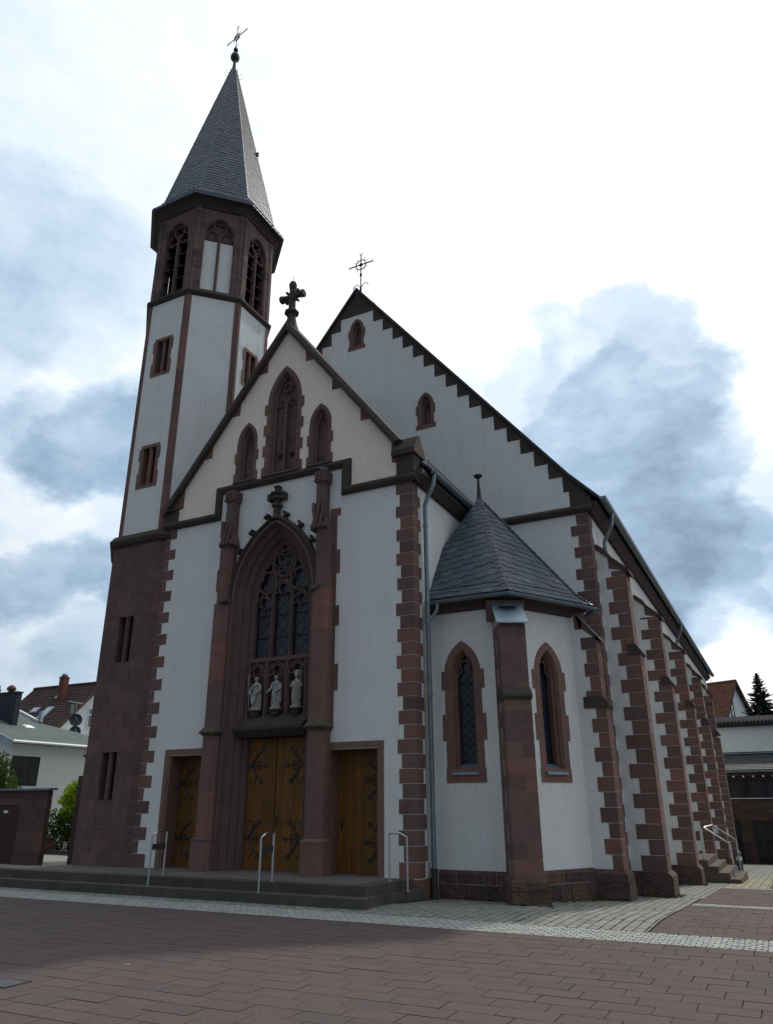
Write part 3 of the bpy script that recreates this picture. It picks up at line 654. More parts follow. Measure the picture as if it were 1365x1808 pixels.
# roofs
mb = MB()
ry0, ry1 = NY - .10, NE + .15
prof = [(7.62, 9.44), (6.86, 10.27), (0, ZR + .08), (-6.86, 10.27), (-7.62, 9.44), (-7.62, 9.34), (-6.9, 10.1), (0, ZR - .04), (6.9, 10.1), (7.62, 9.34)]
mb.prism(prof, ry0, ry1); mb.build('nave_roof', M['slate_roof'], church)
mb = MB(); mb.prism([(4.30, 9.46), (3.7, 10.0), (0, 14.5), (-3.9, 9.6), (-3.9, 9.5), (0, 14.38), (3.7, 9.9), (4.30, 9.38)], .30, NY); mb.build('narthex_roof', M['slate_roof'], church)
# gutters: half-round troughs
def gutter(name, pts, r_, parent, outz=0):
    mb = MB(); pts = [Vector(p) for p in pts]
    rings = []
    for i, p in enumerate(pts):
        t = (pts[min(i + 1, len(pts) - 1)] - pts[max(0, i - 1)]).normalized(); n = Vector((t.y, -t.x, 0)).normalized()
        if 0 < i < len(pts) - 1:
            t1 = (pts[i] - pts[i - 1]).normalized(); n1 = Vector((t1.y, -t1.x, 0)); n = n / max(.3, n.dot(n1))
        ring = []
        for k in range(9): a = math.pi + math.pi * k / 8; ring.append(tuple(p + n * (r_ * math.cos(a)) + Vector((0, 0, r_ * math.sin(a)))))
        for k in range(8, -1, -1): a = math.pi + math.pi * k / 8; ring.append(tuple(p + n * ((r_ - .012) * math.cos(a)) + Vector((0, 0, (r_ - .012) * math.sin(a) + .004))))
        rings.append(ring)
    mb.loft(rings, caps=True)
    # end stops and brackets
    for e, p in ((0, pts[0]), (-1, pts[-1])):
        mb.add([rings[e][k] for k in range(9)], [tuple(range(9))])
    return mb.build(name, M['zinc'], parent)
gutter('gutter', [(XR + .38, .40, 9.42), (XR + .38, NY - .02, 9.42)], .085, church)
gutter('gutter', [(XN + .44, NY - .12, 9.42), (XN + .44, NE + .1, 9.42)], .105, church)
mb = MB()
for z in (.03, .17): mb.tube([(XR + .22, .45, 9.60 + z), (XR + .22, NY, 9.60 + z)], .008, 4)
y = .45
while y < NY: mb.tube([(XR + .22, y, 9.53), (XR + .22, y, 9.80)], .006, 4); y += .085
mb.build('snow_guard', M['iron_fine'], church)
def downpipe(pts, r_, parent, shoe=None):
    mb = MB(); mb.tube(pts, r_, 10)
    for z in (8.0, 6.1, 4.0, 2.2):
        p = pts[-1]
        if z < pts[-2][2] and z > p[2]: mb.tube([(p[0], p[1], z), (p[0], p[1], z + .05)], r_ + .012, 10)
    o = mb.build('downpipe', M['zinc'], parent, smooth=False)
    if shoe: mb = MB(); p = pts[-1]; mb.tube([(p[0], p[1], p[2] - .02), (p[0], p[1], p[2] + shoe)], r_ + .014, 10); mb.tube([(p[0], p[1], p[2] + shoe - .06), (p[0], p[1], p[2] + shoe + .02)], r_ + .026, 10); mb.build('standpipe', M['iron'], o)
    return o
downpipe([(XR + .38, .48, 9.36), (XR + .37, .48, 9.22), (XR + .33, .46, 9.02), (XR + .20, .44, 8.75), (XR + .14, .43, 8.55), (XR + .14, .43, 8.3), (XR + .14, .43, -.06)], .055, church, .55)
downpipe([(XN + .44, 5.2, 9.34), (XN + .43, 5.2, 9.2), (XN + .40, 5.2, 9.0), (XN + .25, 5.2, 8.72), (XN + .16, 5.2, 8.55), (XN + .15, 5.2, 8.4), (XN + .15, 5.2, 7.9)], .06, church)
downpipe([(XN + .44, 21.0, 9.34), (XN + .43, 21.0, 9.2), (XN + .40, 21.0, 9.0), (XN + .25, 21.0, 8.72), (XN + .16, 21.0, 8.55), (XN + .15, 21.0, 8.4), (XN + .15, 21.0, 0)], .06, church)
# buttresses along the nave side
for y, dx in ((4.50, .0), (10.4, .0), (17.1, -.02), (24.7, -.10), (32.3, -.20)):
    T = .62; xo = 7.96 + dx; xl = 8.06 + dx; zb = zg(0, y); zp = zb + .52
    body = MB()
    body.prism([(XN, zb - .3), (xl - .03, zb - .3), (xl - .03, 5.28), (xo - .03, 5.42), (xo - .03, 7.50), (XN, 8.25)], y + .008, y + T - .008)
    bt = body.build('buttress', M['plaster'], church)
    mb = MB(); z = zp; i = 0; H2 = .335
    while z < 7.45:
        z1 = min(z + H2, 7.47); out = xl if z < 5.12 else xo; lw = .56 if i % 2 == 0 else .36
        lw += random.uniform(-.045, .045)
        mb.box(out - lw, out, y, y + T, z + .0065, z1 - .0065); z += H2; i += 1
    mb.prism([(XN + .02, 8.20), (XN + .30, 7.93), (XN + .30, 8.06), (XN + .02, 8.30)], y, y + T); mb.prism([(XN + .30, 7.55), (xo, 7.44), (xo, 7.50), (XN + .30, 7.99)], y, y + T)
    mb.build('quoins', M['stone'], bt)
    mb = MB()
    mb.prism([(XN - .01, 8.26), (xo + .10, 7.46), (xo + .10, 7.36), (xo + .02, 7.42), (XN - .01, 8.16)], y - .04, y + T + .04)
    mb.build('sloped_cap', M['stone_dark'], bt)
    mb = MB(); mb.prism([(xo - .2, 5.50), (xo + .02, 5.50), (xl + .05, 5.30), (xl + .05, 5.27), (xl, 5.23), (xo - .2, 5.23)], y - .012, y + T + .012); mb.build('weathering', M['stone_dark'], bt)
    mb = MB()
    mb.box(XN, xl + .10, y - .10, y + T + .10, zb - .25, zb + .22); mb.prism([(XN, zb + .224), (xl + .10, zb + .224), (xl + .10, zb + .42), (xl + .0, zb + .52), (XN, zb + .52)], y - .09, y + T + .09)
    mb.build('plinth', M['plinth'], bt)
# wall plinth along the side
mb = MB(); y = NY + .3
while y < NE:
    mb.box(XN, XN + .08, y, y + .75, zg(0, y) - .4, zg(0, y) + .22); mb.box(XN, XN + .07, y, y + .75, zg(0, y) + .225, zg(0, y) + .47); y += .76
mb.build('plinth', M['plinth'], church)
# wrought iron ridge cross over the nave gable
mb = MB(); cy = NY + .25
mb.tube([(0, cy, 18.9), (0, cy, 20.72)], .024, 6); mb.tube([(0, cy, 18.95), (0, cy, 19.25)], .045, 6); mb.tube([(0, cy, 19.80), (0, cy, 19.88)], .05, 6)
mb.tube([(-.42, cy, 20.30), (.42, cy, 20.30)], .024, 6)
mb.tube([(.21 * math.cos(2 * math.pi * k / 20), cy, 20.30 + .21 * math.sin(2 * math.pi * k / 20)) for k in range(20)], .02, 5, closed=True)
mb.tube([(.05 * math.cos(2 * math.pi * k / 10), cy, 20.30 + .05 * math.sin(2 * math.pi * k / 10)) for k in range(10)], .03, 5, closed=True)
for ex, ez, a in ((-.42, 20.30, 180), (.42, 20.30, 0), (0, 20.72, 90)):
    for q in (-32, 0, 32): mb.tube([(ex, cy, ez), (ex + .06 * math.cos(rad(a + q * 1.3)), cy, ez + .06 * math.sin(rad(a + q * 1.3))), (ex + .12 * math.cos(rad(a + q)), cy, ez + .12 * math.sin(rad(a + q)))], .012, 4)
for a in (45, 135, 225, 315): 
    for q in (-20, 20): mb.tube([(.21 * math.cos(rad(a)), cy, 20.30 + .21 * math.sin(rad(a))), (.33 * math.cos(rad(a + q)), cy, 20.30 + .33 * math.sin(rad(a + q)))], .009, 4)
for s_ in (-1, 1): mb.tube([(0, cy, 19.22), (s_ * .06, cy, 19.36), (s_ * .17, cy, 19.44), (s_ * .27, cy, 19.40), (s_ * .31, cy, 19.27)], .014, 5); 
mb.loft([[(-.27, cy - .02, 19.42), (-.30, cy + .02, 19.42), (-.29, cy + .02, 19.40)], [(-.30, cy - .03, 19.30), (-.35, cy + .03, 19.30), (-.33, cy, 19.28)], [(-.34, cy, 19.16), (-.345, cy, 19.16), (-.34, cy, 19.155)]])
mb.tube([(.02, cy, 19.4), (.42, cy + .5, 18.62)], .007, 4)
mb.build('ridge_cross', M['iron_fine'], church)

# ------------------------------------------------------------------ tower
TX, TY, TT = -4.89, 1.95, math.tan(math.pi / 8)
def ocv(a, z, k=8): return [(TX + a / math.cos(math.pi / 8) * math.cos(math.pi / 8 + math.pi / 4 * i), TY + a / math.cos(math.pi / 8) * math.sin(math.pi / 8 + math.pi / 4 * i), z) for i in range(8)]
NRM = [(math.cos(math.pi / 4 * k), math.sin(math.pi / 4 * k)) for k in range(8)]      # 0 right, 6 front, 7 diagonal front-right
def tframe(k, a): n = NRM[k]; return frame(TX + n[0] * a, TY + n[1] * a, *n)
AB, AS = 2.088, 2.0
# ashlar base, block by block
SLITS = [(1.80, 3.06), (5.36, 6.68)]
mb = MB()
for k in range(8):
    mb.M = tframe(k, AB - .012); hw = (AB - .012) * TT
    mb.plate([(-hw, -.6), (hw, -.6), (hw, 8.85), (-hw, 8.85)], [[(-.3, a), (.3, a), (.3, b), (-.3, b)] for a, b in SLITS] if k == 6 else [], 0)
mb.M = ID
for k in range(8):
    mb2 = mb; hw = AB * TT
    Mx = tframe(k, AB)
    mb.M = Mx
    ci = 0; z = .34
    while z < 8.78:
        z1 = min(z + .3015, 8.79)
        off = (0, .27, .12, .36)[ci % 4]
        x = -hw
        cuts = [-hw]; xx = -hw + (.28 + off)
        while xx < hw - .22: cuts.append(xx); xx += .50 + .12 * random.random()
        cuts.append(hw)
        for a, b in zip(cuts[:-1], cuts[1:]):
            segs = [(a, b)]
            if k == 6:
                for (s0, s1) in SLITS:
                    if z1 > s0 + .02 and z < s1 - .02:
                        ns = []
                        for (p, q) in segs:
                            if q <= -.30 or p >= .30: ns.append((p, q))
                            else:
                                if p < -.34: ns.append((p, -.30))
                                if q > .34: ns.append((.30, q))
                        segs = ns
            for (p, q) in segs:
                mb.box(p + .0065, q - .0065, -.002, .05, z + .0065, z1 - .0065, 1)
        z = z1; ci += 1
    mb.box(-hw - .02, hw + .02, -.045, .05, -.4, .335, 1)
mb.M = tframe(6, AB)
for a, b in ((1.553, 1.775), (5.172, 5.335)): mb.box(-.294, .294, -.002, .05, a, b, 1)
mb.M = ID
mb.build('tower_base', [M['mortar'], M['base']], church)
def slit_window(k, a, z0, z1, ow, iw, frame_mat='stone_warm', ears=True, name='tower_window', flush=False):
    mb = MB(); mb.M = tframe(k, a); y0 = -.012 if not flush else -.003
    t = ow - iw
    mb.box(-ow, ow, y0, .06, z1 - t, z1); mb.box(-ow - (.04 if ears else 0), ow + (.04 if ears else 0), y0, .06, z0, z0 + t)
    n = 3; h = (z1 - t - z0 - t) / n
    for i in range(n):
        e = .055 if (ears and i != 1) else 0.0
        for s_ in (-1, 1): mb.box(*sorted((s_ * iw, s_ * (ow + e))), y0, .06, z0 + t + i * h + .003, z0 + t + (i + 1) * h - .003)
    mb.prism([(-.055, .12), (-.055, .05), (-.015, .0), (.015, .0), (.055, .05), (.055, .12)], z0 + t, z1 - t, axis='z')
    for s_ in (-1, 1): mb.box(*sorted((s_ * iw, s_ * (iw + .02))), .06, .30, z0 + t, z1 - t)
    mb.box(-iw, iw, .06, .3, z1 - t, z1 - t + .02); mb.prism([(.0, z0 + t - .02), (.0, z0 + t + .0), (.3, z0 + t + .10), (.3, z0 + t - .02)], -iw, iw, axis='x')
    w = mb.build(name, M[frame_mat], church)
    mb = MB(); mb.M = tframe(k, a); mb.box(-iw, iw, .22, .24, z0 + t, z1 - t); mb.build('dark_pane', M['dark'], w)
    return w
for s0, s1 in SLITS: slit_window(6, AB, s0 - .02, s1 + .02, .30, .26, 'base', False, 'slit_window', True)
mb = MB(); mb.loft([ocv(AB - .0, 8.78), ocv(AB + .09, 8.83), ocv(AB + .14, 8.93), ocv(AB + .14, 8.97)])
mb.loft([ocv(AB + .14, 8.97), ocv(AB + .02, 9.14), ocv(AS - .02, 9.16)], 1)
mb.build('base_moulding', [M['stone_dark'], M['moss']], church)
# rendered shaft with corner strips
WZ = [(10.63, 12.08), (14.54, 15.98)]
for k in range(8):
    mb = MB(); mb.M = tframe(k, AS); hw = AS * TT
    holes = [[(-.3, a + .1), (.3, a + .1), (.3, b - .1), (-.3, b - .1)] for a, b in WZ] if k in (6, 0) else []
    mb.plate([(-hw, 9.0), (hw, 9.0), (hw, 17.6), (-hw, 17.6)], holes, 0)
    mb.build('shaft_wall', M['plaster_dirty'] if k == 0 else M['plaster'], church, label='soot-stained shaft face' if k == 0 else None)
    if k in (6, 0):
        for a, b in WZ: slit_window(k, AS, a, b, .37, .26)
for i in range(8):
    mb = MB()
    v = ocv(AS + .022, 0)[i]; vi = ocv(AS - .1, 0)[i]
    n0, n1 = NRM[i], NRM[(i + 1) % 8]
    z = 9.1; j = 0
    while z < 17.42:
        h = (.62, .9, .5, 1.1, .75)[j % 5]; w = .135
        z1 = min(z + h, 17.43)
        t0 = (n0[1], -n0[0]); t1 = (-n1[1], n1[0])
        p0 = (v[0] + t0[0] * w, v[1] + t0[1] * w); p1 = (v[0] + t1[0] * w, v[1] + t1[1] * w)
        mb.prism([p0, (v[0], v[1]), p1, (p1[0] - n1[0] * .06, p1[1] - n1[1] * .06), (vi[0], vi[1]), (p0[0] - n0[0] * .06, p0[1] - n0[1] * .06)], z + .003, z1 - .003, axis='z')
        z = z1; j += 1
    mb.build('corner_strip', M['stone'], church)
mb = MB(); mb.loft([ocv(AS - .02, 17.40), ocv(AS + .05, 17.44), ocv(AS + .11, 17.52), ocv(AS + .11, 17.56), ocv(AS + .02, 17.68), ocv(AS - .05, 17.68)])
mb.build('belfry_string_course', M['stone_dark'], church)
# belfry
BW, BS, BR_ = .54, 20.0, .80
for k in range(8):
    mb = MB(); mb.M = tframe(k, AS); hw = AS * TT
    hole = arch(0, 17.72, BS, BW, BR_, .0)
    mb.plate([(-hw, 17.6), (hw, 17.6), (hw, 21.3), (-hw, 21.3)], [hole], 0)
    arch_band(mb, 0, 17.72, BS, BW, BR_, [(.0, .0), (-.05, .05), (-.05, .30)])
    mb.prism([(.0, 17.70), (.0, 17.72), (.30, 17.84), (.30, 17.70)], -BW, BW, axis='x')
    for s_ in (-1, 1):   # slim shafts at the corners
        mb.prism([(s_ * hw, -.02), (s_ * (hw - .14), -.02), (s_ * (hw - .16), .02), (s_ * hw, .02)], 17.66, 21.2, axis='z')
    blind = k % 2 == 1
    bw = mb.build('belfry_wall', M['ashlar'], church)
    if k in (1, 2, 3, 4): continue
    mb = MB(); mb.M = tframe(k, AS); y = .13; b = .024
    mb.prism([(-.045, .22), (-.045, .12), (-.015, .06), (.015, .06), (.045, .12), (.045, .22)], 17.72, BS + .05, axis='z')
    for s_ in (-1, 1):
        foil(mb, s_ * .245, BS + .10, .215, 3, y, b * .9, rad(90))
        if not blind: mb.tube([(s_ * .50, y, BS - .12), (s_ * .40, y, BS - .08), (s_ * .27, y, BS - .16)], b * .8, 5)
    foil(mb, 0, BS + .44, .23, 4, y, b, rad(45))
    o_ = arch(0, BS, BS, BW, BR_, -.04)[1:-1]; mb.tube([(x, y, z) for x, z in o_], b, 5)
    mb.build('tracery', M['stone_plain'], bw)
    mb = MB(); mb.M = tframe(k, AS)
    if blind:
        mb.plate([(-BW, 17.72), (-.05, 17.72), (-.05, 19.86), (-BW, 19.86)], [], .15); mb.plate([(.05, 17.72), (BW, 17.72), (BW, 19.86), (.05, 19.86)], [], .15)
        mb.build('blind_panel', M['plaster'], bw, label='white rendered blind light')
        mb = MB(); mb.M = tframe(k, AS); mb.plate(arch(0, 19.86, BS, BW, BR_, -.02), [], .20); mb.build('tracery_back', M['stone_plain'], bw)
    else:
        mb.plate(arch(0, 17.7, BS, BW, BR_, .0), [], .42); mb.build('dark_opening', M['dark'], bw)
        for q in range(5):
            mb = MB(); mb.M = tframe(k, AS); z = 17.86 + q * .50
            mb.prism([(.12, z), (.40, z + .30), (.40, z + .335), (.12, z + .035)], -BW + .03, BW - .03, axis='x'); mb.build('louvre', M['louvre'], bw)
mb = MB(); mb.loft([ocv(AS - .02, 21.08), ocv(AS + .06, 21.12), ocv(AS + .06, 21.17), ocv(AS + .18, 21.32), ocv(AS + .25, 21.36), ocv(AS + .25, 21.46)])
mb.build('eaves_moulding', M['stone_dark'], church)

# slates laid row by row on a triangular / trapezoid face
def slates(mb, p0, p1, q0, q1, rows, sw, mi=0, thick=.012, lift=.0, tilt=0.0, rnd=1.0):
    p0, p1, q0, q1 = map(Vector, (p0, p1, q0, q1))
    ex = (p1 - p0).normalized(); up = ((q0 + q1) / 2 - (p0 + p1) / 2); up = (up - ex * up.dot(ex)); Hh = up.length; up.normalize(); n = ex.cross(up).normalized()
    L0 = 0.0; L1 = (q0 - p0).dot(ex); R0 = (p1 - p0).dot(ex); R1 = (q1 - p0).dot(ex)
    rh = Hh / rows; ct, st_ = math.cos(tilt), math.sin(tilt)
    mb.add([p0 + n * lift, p1 + n * lift, q1 + n * lift, q0 + n * lift], [(0, 1, 2, 3)], mi, .2)
    ext = int(abs(R0 * st_) / rh) + 2 if tilt else 0
    for k in range(-ext, rows + ext):
        b0 = k * rh
        a = -sw * (1.5 if k % 2 else 1) - sw * random.random() * .3 * rnd - (Hh * abs(st_) if tilt else 0)
        while a < R0 + (Hh * abs(st_) if tilt else 0) + sw:
            w = sw * (1 + .22 * (random.random() - .5) * rnd)
            prof = [(-.02 * w, .42 * rh), (.08 * w, .18 * rh), (.30 * w, .03 * rh), (.6 * w, 0.0), (.88 * w, .08 * rh), (1.0 * w, .26 * rh), (1.0 * w, 1.45 * rh), (-.02 * w, 1.45 * rh)]
            pts = []; ok = 0; hj = (random.random() - .5) * .006 * rnd
            for u, b_ in prof:
                x = (a + u) * ct - (b0 + b_) * st_; v = (a + u) * st_ + (b0 + b_) * ct
                if 0 < v < Hh and L0 + (L1 - L0) * v / Hh < x < R0 + (R1 - R0) * v / Hh: ok += 1
                v = min(max(v, 0.0), Hh); L = L0 + (L1 - L0) * v / Hh; Rr = R0 + (R1 - R0) * v / Hh
                x = min(max(x, L), Rr)
                pts.append(p0 + ex * x + up * v + n * (lift + thick * (1.5 - b_ / rh) + hj + .004))
            if ok >= 1: mb.add(pts + [q_ - n * thick * 1.4 for q_ in pts[:6]], [tuple(range(len(pts)))] + [(m_, m_ + 8, m_ + 9, m_ + 1) for m_ in range(5)], mi)
            a += w
def hip(mb, a, b, w, h, n=30, mi=0):
    a, b = Vector(a), Vector(b); d = b - a; s_ = Vector((d.y, -d.x, 0)).normalized(); up = s_.cross(d).normalized()
    if up.z < 0: up = -up
    for i in range(n):
        p = a + d * (i / n); q = a + d * ((i + 1.25) / n); q = a + d * min(1, (i + 1.25) / n)
        mb.add([p - s_ * w + up * (h * .25), p + up * (h + .02), p + s_ * w + up * (h * .25), q + s_ * w * .9 + up * (h * .05), q + up * h, q - s_ * w * .9 + up * (h * .05)], [(0, 1, 4, 5), (1, 2, 3, 4)], mi)
mb = MB(); e0, e1, e2, e3 = ocv(2.36, 21.44), ocv(2.16, 21.70), ocv(1.97, 22.05), ocv(.09, 30.55)
for k in range(8):
    i, j = (k - 1) % 8, k
    slates(mb, e0[i], e0[j], e1[i], e1[j], 2, .20)
    slates(mb, e1[i], e1[j], e2[i], e2[j], 2, .20)
    slates(mb, e2[i], e2[j], e3[i], e3[j], 56, .20, thick=.014)
for i in range(8): hip(mb, e2[i], e3[i], .06, .012, 50)
mb.loft([ocv(2.36, 21.44), ocv(2.37, 21.38), ocv(2.2, 21.38)])
sp = mb.build('spire', M['slate'], church)
mb = MB(); mb.lathe([(.10, 30.45), (.07, 30.75), (.06, 31.02), (.09, 31.10), (.17, 31.17), (.20, 31.29), (.165, 31.41), (.06, 31.50), (.045, 31.66), (.10, 31.70), (.10, 31.76), (.04, 31.82), (.02, 31.9)], TX, TY, 14)
mb.build('finial_ball', M['iron'], sp, smooth=False)
mb = MB(); ca, sa = math.cos(rad(-9.5)), math.sin(rad(-9.5)); zc_ = 32.52
P = lambda u, z: (TX + u * ca, TY + u * sa, z)
mb.tube([P(0, 31.8), P(0, 33.1)], .018, 5); mb.tube([P(-.55, zc_), P(.55, zc_)], .02, 5)
for k in (.13, .19): mb.tube([P(k * math.cos(2 * math.pi * i / 14), zc_ + k * math.sin(2 * math.pi * i / 14)) for i in range(14)], .018, 5, closed=True)
for u, z, a in ((-.55, zc_, 180), (.55, zc_, 0), (0, 33.1, 90), (0, 32.0, 270)):
    for q in (-60, 60): mb.tube([P(u, z), P(u + .10 * math.cos(rad(a + q)), z + .10 * math.sin(rad(a + q)))], .014, 4)
    mb.tube([P(u, z), P(u + .09 * math.cos(rad(a)), z + .09 * math.sin(rad(a)))], .012, 4)
for a in range(45, 405, 90): mb.tube([P(.19 * math.cos(rad(a)), zc_ + .19 * math.sin(rad(a))), P(.33 * math.cos(rad(a)), zc_ + .33 * math.sin(rad(a)))], .007, 4)
mb.build('spire_cross', M['gilt'], sp)
mb = MB()
for i in (7, 5, 0):
    for t in (.93, .955):
        a, b = Vector(e2[i]), Vector(e3[i]); p = a.lerp(b, t); o_ = Vector((p.x - TX, p.y - TY, 0)).normalized()
        mb.tube([p, p + o_ * .14, p + o_ * .16 + Vector((0, 0, .12))], .009, 4)
p = Vector(e2[0]).lerp(Vector(e3[0]), .42); mb.box(p.x - .03, p.x + .07, p.y - .03, p.y + .05, p.z, p.z + .16)
mb.build('roof_hooks', M['iron'], sp)
# low stone pier on the tower's far side
mb = MB(); z = -.2
while z < 3.0:
    mb.box(-7.22 if z < 2.3 else -7.05, -6.7, 1.02, 1.35, z + .004, z + .30, 0 if z > 2.3 else 1); z += .304
mb.box(-7.10, -6.65, .98, 1.38, 3.04, 3.10, 1)
mb.build('tower_buttress', [M['base'], M['stone_dark']], church)

mb = MB(); v = ocv(AS + .06, 0)[7]
mb.tube([(v[0], v[1], 21.2), (v[0] + .01, v[1], 17.8), (v[0] + .08, v[1] - .03, 17.55), (v[0] - .01, v[1], 17.2), (v[0] - .01, v[1], 9.3)], .012, 4); mb.build('lightning_cable', M['iron_fine'], church)

# ------------------------------------------------------------------ chapel at the corner of narthex and nave
HX, HY, HA = 4.56, 2.98, 2.05
V1 = (HX + HA * .57735, HY - HA); V2 = (HX + HA * 1.1547, HY); V3 = (V2[0] - .57735 * 1.3, NY + .2)
ZE = 6.10
N2 = (math.cos(rad(-30)), math.sin(rad(-30))); L2 = HA * 1.1547
CW = dict(z0=2.42, zs=4.52, w=.27, rise=.53)
def chapel_window(Mx, cx, name='chapel_window'):
    mb = MB(); mb.M = Mx
    arch_band(mb, cx, 2.40, 4.52, .27, .53, [(.17, .02), (.17, -.014), (.02, -.014), (.0, .02), (-.03, .06), (-.03, .10), (-.07, .14), (-.07, .30)], r=.55)
    for i, (a, b, o) in enumerate(((4.16, 4.58, .25), (3.62, 4.155, .17), (3.05, 3.615, .25), (2.48, 3.045, .17))):
        for s_ in (-1, 1): mb.box(*sorted((cx + s_ * .285, cx + s_ * (.285 + o - .02))), -.016, .04, a, b)
    mb.box(cx - .46, cx + .46, -.016, .04, 2.17, 2.46)
    w = mb.build(name, M['stone_warm'], church)
    mb = MB(); mb.M = Mx; mb.plate(arch(cx, 2.5, 4.52, .27, .53, -.03), [], .27); mb.build('leaded_glass', M['glass'], w)
    mb = MB(); mb.M = Mx
    for z in (2.95, 3.4, 3.85, 4.3): mb.box(cx - .22, cx + .22, .25, .268, z - .008, z + .008)
    for k in range(-2, 12):
        for s_ in (-1, 1):
            z = 2.5 + k * .19
            if z > 2.45 and z + .4 < 4.7: mb.tube([(cx - s_ * .2, .262, z), (cx + s_ * .2, .262, z + .40)], .005, 4)
    mb.build('lead_bars', M['lead'], w)
    mb = MB(); mb.M = Mx; y = .2
    pts = [(cx + .12 * math.cos(rad(t)), y, 4.70 + .12 * math.sin(rad(t))) for t in range(-50, 231, 20)]; mb.tube(pts, .026, 6)
    for s_ in (-1, 1): mb.tube([(cx + s_ * .21, y, 4.42), (cx + s_ * .15, y, 4.56), (cx + s_ * .07, y, 4.58)], .028, 6); mb.tube([(cx + s_ * .20, y, 4.5), (cx + s_ * .17, y, 4.72), (cx + s_ * .05, y, 4.92)], .024, 6)
    mb.build('tracery', M['stone_plain'], w)
    mb = MB(); mb.M = Mx; mb.prism([(-.06, 2.36), (-.06, 2.375), (.24, 2.56), (.24, 2.54)], cx - .31, cx + .31, axis='x'); mb.box(cx - .31, cx + .31, -.062, -.056, 2.33, 2.372); mb.build('sill_flashing', M['zinc_blue'], w)
c1, c2_ = 4.645 - XR, 1.20
f1_ = frame(XR, V1[1], 0, -1); f2_ = frame(V1[0], V1[1], *N2)
mb = MB(); mb.M = f1_
mb.plate([(-.1, -.5), (V1[0] - XR, -.5), (V1[0] - XR, ZE + .05), (-.1, ZE + .05)], [arch(c1, 2.40, 4.52, .27, .53, .01)], 0)
mb.M = f2_; mb.plate([(0, -.6), (L2, -.6), (L2, ZE + .05), (0, ZE + .05)], [arch(c2_, 2.40, 4.52, .27, .53, .01)], 0)
mb.M = ID; mb.add([(V2[0], V2[1], -.6), (V3[0], V3[1], -.6), (V3[0], V3[1], ZE), (V2[0], V2[1], ZE)], [(0, 1, 2, 3)])
mb.build('chapel_wall', M['plaster'], church)
chapel_window(f1_, c1); chapel_window(f2_, c2_)
for y in NWIN: chapel_window(frame(XN, y, 1, 0) @ Matrix.Diagonal((WS, 1, WS, 1)), 0, 'nave_window')
Mx = frame(XN, 13.95, 1, 0); mb = MB(); mb.M = Mx
for a, b in ((-.88, -.66), (.66, .88)): mb.box(a, b, -.02, .35, .06, 2.45)
mb.box(-.88, .88, -.02, .35, 2.455, 2.68); mb.build('door_frame', M['stone_warm'], church)
mb = MB(); mb.M = Mx; mb.box(-.66, .66, .25, .32, .06, 2.452); mb.plate([(-.65, .07), (.65, .07), (.65, 2.44), (-.65, 2.44)], [], .246); sd0 = mb.build('side_door', M['wood'], church)
mb = MB(); mb.M = Mx; mb.box(-.56, -.52, .22, .25, 1.0, 1.25); mb.tube([(-.54, .23, 1.14), (-.54, .18, 1.14), (-.43, .18, 1.135)], .012, 6); mb.build('door_handle', M['iron'], sd0)
mb = MB()
for Mx, x0, x1 in ((f1_, .05, V1[0] - XR), (f2_, 0, L2)):
    mb.M = Mx
    for (z0, z1, e, seed) in ((-.5, .20, .09, 1), (.205, .40, .075, 2)):
        x = x0
        while x < x1 - .02:
            w = .28 + .42 * random.random(); xe = min(x + w, x1)
            if x1 - xe < .15: xe = x1
            d = e + .02 * random.random(); mb.box(x + .010, xe - .010, -d, .02, z0 + .009, z1 - .009); x = xe
    mb.box(x0, x1, -e + .01, .02, -.5, .40, 1)
    mb.prism([(-.075, .40), (.02, .40), (.02, .47)], x0, x1, axis='x', r=.3)
mb.build('chapel_plinth', [M['plinth'], M['mortar']], church)
